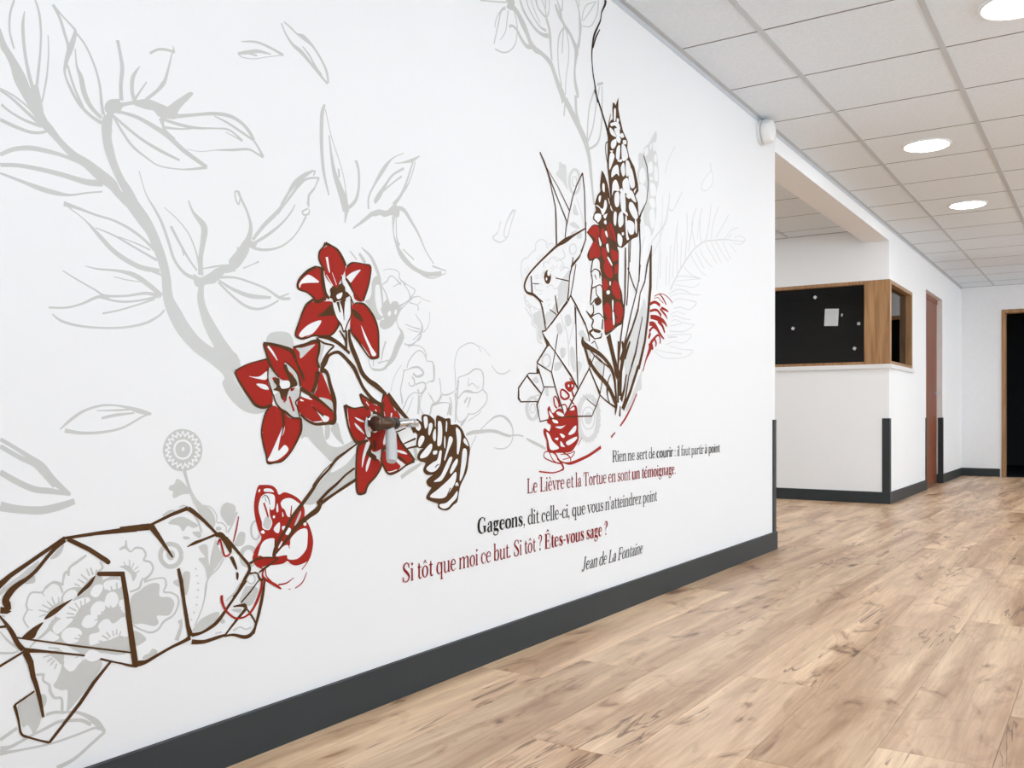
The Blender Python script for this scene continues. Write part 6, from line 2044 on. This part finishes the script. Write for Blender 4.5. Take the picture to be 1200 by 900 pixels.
INFO = {
 'branch_tall': ('painted_branch', 'large pale grey magnolia branch painted down to the left red lily', 'wall painting'),
 'branch_mid': ('painted_branch', 'pale grey leafy sprig painted behind the topmost red lily', 'wall painting'),
 'orchid_spray': ('painted_orchid_spray', 'pale grey orchid spray with a curling tendril painted above the brown pine cone', 'wall painting'),
 'leaf_small': ('painted_leaf', 'tiny grey drifting leaf painted beside a slim upright one', 'wall painting'),
 'leaf_slim': ('painted_leaf', 'slim grey drifting leaf painted high above the leafy sprig', 'wall painting'),
 'leaf_oval': ('painted_leaf', 'oval grey drifting leaf painted left of the round daisy', 'wall painting'),
 'leaf_edge': ('painted_leaf', 'large broad grey leaf painted above the tortoise shell', 'wall painting'),
 'leaf_foot': ('painted_leaf', 'grey leaf painted under the tortoise foot', 'wall painting'),
 'petal_small': ('painted_petal', 'small thin-lined grey petal painted left of the hare', 'wall painting'),
 'petal_gloss': ('painted_petal', 'tiny faint petal painted above the fern frond', 'wall painting'),
 'branch_ceiling': ('painted_branch', 'grey leafy branch painted from the ceiling down behind the hare', 'wall painting'),
 'dark_tendril': ('painted_tendril', 'thin dark tendril line painted from the ceiling to the brown lupin', 'wall painting'),
 'lily_top': ('painted_lily', 'upright red lily with dark outline, topmost of the three lilies', 'wall painting'),
 'stem_brown': ('painted_bouquet', 'brown and grey curved stems painted joining the red lilies', 'wall painting'),
 'lily_left': ('painted_lily', 'wide open red lily where the grey magnolia branch ends', 'wall painting'),
 'lily_low': ('painted_lily', 'narrow red lily around the metal tap beside the brown pine cone', 'wall painting'),
 'cone_brown': ('painted_pine_cone', 'brown and white pine cone painted beside the lowest lily', 'wall painting'),
 'orchid_red': ('painted_orchid', 'red outlined orchid painted at the head of the tortoise', 'wall painting'),
 'tortoise': ('painted_tortoise', 'brown angular folded-paper tortoise filled with grey blossom pattern', 'wall painting'),
 'daisy_stem': ('painted_daisy', 'round grey daisy on a stalk rising behind the tortoise shell', 'wall painting'),
 'hare': ('painted_hare', 'dark-lined folded-paper hare with pointed ears and grey blossom pattern', 'wall painting'),
 'lupin_brown': ('painted_lupin', 'tall brown and white lupin spike painted behind the hare', 'wall painting'),
 'lupin_red': ('painted_lupin', 'lupin with red florets painted against the hare back', 'wall painting'),
 'lupin_grey': ('painted_lupin', 'faint grey lupin spike painted behind the tall brown one', 'wall painting'),
 'blade_leaves': ('painted_blade_leaves', 'long dark blade leaves painted under the lupins', 'wall painting'),
 'fern': ('painted_fern', 'faint grey fern frond painted nearest the free end of the wall', 'wall painting'),
 'catkin_red': ('painted_catkin', 'red bristly catkin with a trailing stalk painted under the fern', 'wall painting'),
 'cone_red': ('painted_pine_cone', 'red pine cone with a sweeping tail painted under the hare', 'wall painting'),
}
SPLIT = {'shade', 'petal_highlight', 'loop', 'throat_petal', 'squiggle', 'petal_streak', 'petal_shade', 'throat_streak', 'side_petal', 'scale_face', 'petal_face', 'blossom'}
FINE = {'pattern', 'stamens', 'daisy', 'bristle'}       # hair-fine marks too small to pick apart
for key, parts in MURAL:
    name, label, cat = INFO[key]
    fy = []; fz = []
    for _, _, _, shapes in parts:
        for k, a in shapes:
            st = 3 if k in 'SL' else 2
            fy += a[0::st]; fz += a[1::st]
    org = ((min(fy) + max(fy)) / 2000, min(fz) / 1000)
    root = empty(name, (0, org[0], org[1]))
    tag(root, label, cat)
    for pname, c, layer, shapes in parts:
        if pname in SPLIT:
            for k, a in shapes:
                film = Film(); film.shape(k, a)
                film.build(pname, M[c], root, layer, org)
            continue
        film = Film()
        for k, a in shapes:
            film.shape(k, a)
        o = film.build(pname, M[c], root, layer, org)
        if pname in FINE:
            o['kind'] = 'stuff'

# ------------------------------------------------------------------ lettering: a condensed high-contrast serif drawn stroke by stroke
def stem(x, y0, y1, w=8): return ('L', [(x, y0, w), (x, y1, w)])
def hair(x0, x1, y, w=3.2): return ('H', [(x0, y, w), (x1, y, w)])
def tick(x, y0, y1): return ('L', [(x, y0, 2), (x, y1, 4)])
def ball(x, y, r): return ('B', [(x, y, r)])
def cur(*p): return ('S', list(p))
bowl_r = cur((13, 36, 2), (24, 46, 3), (36, 38, 7), (39, 23, 9), (36, 8, 7), (24, 0, 3), (13, 9, 2))
bowl_l = cur((33, 36, 2), (22, 46, 3), (10, 38, 7), (7, 23, 9), (10, 8, 7), (22, 0, 3), (33, 9, 2))
def arch(x): return cur((x + 3, 35, 2), (x + 12, 44, 3), (x + 20, 46, 5), (x + 26, 40, 8), (x + 27, 28, 8), (x + 27, 14, 8), (x + 27, 0, 8))
GL = {
 'i': (20, [stem(10, 0, 46), hair(2, 18, 1), hair(2, 10, 45), ball(10, 63, 5.5)]),
 'l': (20, [stem(10, 0, 75), hair(2, 18, 1), hair(2, 10, 74)]),
 'n': (47, [stem(10, 0, 46), hair(2, 18, 1), hair(2, 10, 45), arch(10), hair(29, 45, 1)]),
 'm': (74, [stem(10, 0, 46), hair(2, 18, 1), hair(2, 10, 45), arch(10), hair(29, 45, 1), arch(37), hair(56, 72, 1)]),
 'u': (47, [cur((10, 46, 8), (10, 30, 8), (10, 14, 8), (12, 4, 7), (20, 0, 4), (29, 5, 2.5), (36, 12, 2)), stem(37, 0, 46), hair(2, 10, 45), hair(29, 37, 45), hair(37, 45, 1)]),
 'r': (33, [stem(10, 0, 46), hair(2, 19, 1), hair(2, 10, 45), cur((13, 33, 2), (19, 42, 3), (26, 46, 3.5), (30, 44, 4)), ball(29, 40, 4.5)]),
 'e': (40, [hair(9, 35, 26), cur((35, 26, 3), (33, 38, 5), (22, 46.5, 3), (10, 38, 7), (7, 23, 9), (11, 8, 7), (23, 0, 3), (36, 9, 2))]),
 'o': (44, [cur((22, 46, 2.5), (10, 37, 7), (7, 23, 9), (10, 9, 7), (22, 0, 2.5), (34, 9, 7), (37, 23, 9), (34, 37, 7), (22, 46, 2.5))]),
 'c': (38, [cur((31, 41, 3), (22, 46, 2.5), (10, 37, 7), (7, 23, 9), (10, 9, 7), (22, 0, 3), (35, 9, 2)), ball(31, 37, 4.8)]),
 'a': (41, [cur((10, 40, 3), (20, 46, 3), (28, 41, 7), (30, 32, 8), (30, 18, 8), (31, 6, 7), (35, 1, 3), (40, 4, 2)), ball(11, 36, 4.5), cur((30, 27, 2), (14, 22, 4), (8, 11, 8), (14, 1, 5), (22, 2, 3), (30, 10, 2))]),
 's': (37, [cur((30, 35, 2.5), (26, 44, 3), (19, 46, 3), (10, 39, 6), (14, 28, 8), (26, 19, 9), (30, 9, 6), (20, 0, 3), (11, 3, 3), (7, 13, 2.5)), tick(31, 45, 34), tick(6, 0, 13)]),
 't': (29, [cur((14, 60, 3), (14, 50, 7), (14, 30, 8), (14, 10, 8), (18, 1, 5), (25, 1, 3), (29, 7, 2)), hair(4, 27, 45)]),
 'd': (47, [bowl_l, stem(37, 0, 75), hair(29, 37, 74), hair(37, 45, 1)]),
 'b': (46, [stem(10, 0, 75), hair(2, 10, 74), bowl_r]),
 'p': (46, [stem(10, -22, 46), hair(2, 19, -21), hair(2, 10, 45), bowl_r]),
 'q': (46, [bowl_l, stem(36, -22, 46), hair(27, 45, -21)]),
 'g': (42, [cur((19, 46, 2.5), (10, 40, 7), (9, 32, 7), (12, 22, 5), (19, 18, 2.5), (26, 22, 5), (29, 32, 7), (27, 40, 7), (19, 46, 2.5)),
            cur((14, 20, 2), (8, 14, 4), (11, 7, 6), (24, 5, 7), (34, 0, 6), (35, -9, 4), (27, -19, 3), (14, -20, 3), (5, -13, 5), (7, -3, 3), (13, 4, 2)), cur((27, 41, 2), (34, 46, 3)), ball(37, 44, 4)]),
 'v': (42, [('L', [(8, 46, 8), (22, 0, 6)]), ('L', [(22, 0, 2.6), (36, 46, 2.6)]), hair(0, 16, 45), hair(29, 43, 45)]),
 'z': (38, [hair(6, 33, 44.5), hair(5, 34, 1.5), ('L', [(29, 45, 8), (10, 1, 8)]), tick(6, 45, 34), tick(34, 1, 13)]),
 'f': (27, [cur((24, 74, 3), (18, 73, 4), (14, 62, 7), (14, 46, 8), (14, 24, 8), (14, 0, 8)), ball(26, 70, 4.5), hair(4, 26, 45), hair(5, 24, 1)]),
 'L': (53, [stem(15, 0, 70, 9), hair(4, 25, 69), hair(4, 49, 1), tick(49, 1, 22)]),
 'T': (56, [stem(28, 0, 70, 9), hair(17, 39, 1), hair(4, 52, 69), tick(4, 69, 50), tick(52, 69, 50)]),
 'R': (58, [stem(15, 0, 70, 9), hair(4, 26, 1), hair(4, 34, 69), cur((30, 69, 2.5), (42, 66, 6), (47, 53, 9), (42, 40, 6), (30, 36, 2.5)), hair(15, 32, 36), cur((30, 36, 3), (40, 27, 8), (44, 10, 8), (50, 1, 4), (57, 4, 2))]),
 'G': (62, [cur((49, 54, 2.5), (44, 66, 3), (32, 71, 3), (14, 58, 8), (9, 35, 10), (14, 12, 8), (32, -1, 3), (44, 4, 2.5), (49, 12, 2.5)), stem(50, 2, 30, 9), hair(38, 60, 30), tick(50, 70, 52)]),
 'S': (50, [cur((40, 53, 2.5), (36, 66, 3), (25, 71, 3.5), (11, 61, 7), (13, 48, 9), (32, 31, 11), (42, 17, 9), (36, 4, 6), (24, -1, 3.5), (12, 4, 3), (7, 20, 2.5)), tick(41, 70, 52), tick(6, 0, 20)]),
 'E': (54, [stem(15, 0, 70, 9), hair(4, 46, 69), hair(4, 49, 1), hair(15, 36, 36), tick(46, 69, 51), tick(49, 1, 22), ('L', [(36, 28, 3), (36, 44, 3)])]),
 'J': (40, [cur((26, 70, 9), (26, 45, 9), (26, 20, 9), (24, 4, 6), (15, -5, 3.5), (7, -1, 3)), ball(7, 3, 5), hair(15, 37, 69)]),
 'F': (50, [stem(15, 0, 70, 9), hair(4, 26, 1), hair(4, 47, 69), hair(15, 36, 36), tick(47, 69, 50), ('L', [(36, 28, 3), (36, 44, 3)])]),
 '.': (18, [ball(8, 4, 5)]),
 ',': (18, [ball(8, 4, 5), cur((11, 4, 4), (11, -6, 3), (6, -13, 1.5))]),
 ':': (20, [ball(9, 4, 5), ball(9, 40, 5)]),
 '-': (26, [('L', [(3, 22, 5), (22, 22, 5)])]),
 "'": (14, [ball(7, 70, 5), cur((10, 70, 4), (10, 60, 3), (5, 53, 1.5))]),
 '?': (40, [cur((9, 58, 3), (12, 68, 4), (21, 71, 4), (32, 62, 8), (30, 48, 8), (20, 36, 4), (19, 22, 2.5)), ball(10, 57, 4.5), ball(19, 4, 5.5)]),
 ' ': (19, []),
}
ACC = {
 '`': lambda c, y: [cur((c - 9, y + 14, 6), (c - 2, y + 7, 4), (c + 5, y, 1.6))],
 '/': lambda c, y: [cur((c + 9, y + 14, 6), (c + 2, y + 7, 4), (c - 5, y, 1.6))],
 '^': lambda c, y: [('L', [(c - 10, y, 2), (c, y + 12, 4)]), ('L', [(c, y + 12, 5), (c + 10, y, 2)])],
}
for ch, b, a, c, y in (('à', 'a', '`', 20, 54), ('è', 'e', '`', 22, 54), ('é', 'e', '/', 22, 54), ('ô', 'o', '^', 22, 54), ('Ê', 'E', '^', 28, 78)):
    GL[ch] = (GL[b][0], GL[b][1] + ACC[a](c, y))

def put(film, ch, _, y0, sx, sz, bold, slant):
    for kind, pts in GL[ch][1]:
        P = []
        for x, z, w in pts:
            if bold and kind != 'H': w = w * 1.0 + (5.0 if w >= 6 else 1.0 if w > 3.4 else 0.5)
            P.append((y0[0] + (x + slant * z) * sx, y0[1] + z * sz, (w + 0.8) * (sx + sz) * 0.5))
        if kind == 'B':
            y, z, r = P[0]
            if bold: pass
            film.fill([(y + pts[0][2] * sx * 1.05 * math.cos(i * math.pi / 6), z + pts[0][2] * sz * math.sin(i * math.pi / 6)) for i in range(12)])
        elif kind == 'S':
            film.ribbon(spline(P, False, 5))
        else:
            film.ribbon(P)

def text_line(segs, ya, yb, z, cap, mat, label, slant=0.0):
    """segs: [(text, bold)]; fitted between ya and yb along the wall"""
    total = 0.0
    for s, bold in segs:
        total += sum(GL[c][0] * (1.10 if bold else 1.0) for c in s)
    sx = (yb - ya) / total
    sz = cap / 70.0
    root = empty('wall_lettering', (0, ya, z))
    tag(root, label, 'lettering', 'painted quotation')
    x = 0.0
    film = None
    def flush():
        nonlocal film
        if film and film.f:
            film.build('word', mat, root, 6, (ya, z))
        film = None
    for s, bold in segs:
        for c in s:
            if c == ' ':
                flush()
            else:
                if film is None: film = Film()
                put(film, c, 0, (ya + x * sx, z), sx * (1.06 if bold else 1.0), sz, bold, slant)
            x += GL[c][0] * (1.10 if bold else 1.0)
    flush()
text_line([('Rien ne sert de ', 0), ('courir', 1), (' : il faut partir ', 0), ('à point', 1)], 3.106, 4.240, 0.570, 0.042, M['text_dark'],
          'dark painted quotation line ending in two bold words, under the blade leaves')
text_line([('Le Lièvre et la Tortue en sont ', 0), ('un témoignage', 1), ('.', 0)], 2.503, 3.709, 0.494, 0.047, M['text_red'],
          'red painted quotation line just under the red pine cone')
text_line([('Gageons', 1), (", dit celle-ci, que vous n'atteindrez point", 0)], 2.228, 3.513, 0.393, 0.046, M['text_dark'],
          'dark painted quotation line starting with one bold word')
text_line([('Si tôt que moi ce but. Si tôt ? ', 0), ('Êtes-vous sage ?', 1)], 1.883, 3.071, 0.301, 0.049, M['text_red'],
          'red painted quotation line with two question marks, above the slanted name')
text_line([('Jean de La Fontaine', 0)], 2.868, 3.373, 0.193, 0.046, M['text_dark'],
          'slanted dark painted name nearest the skirting', slant=0.24)
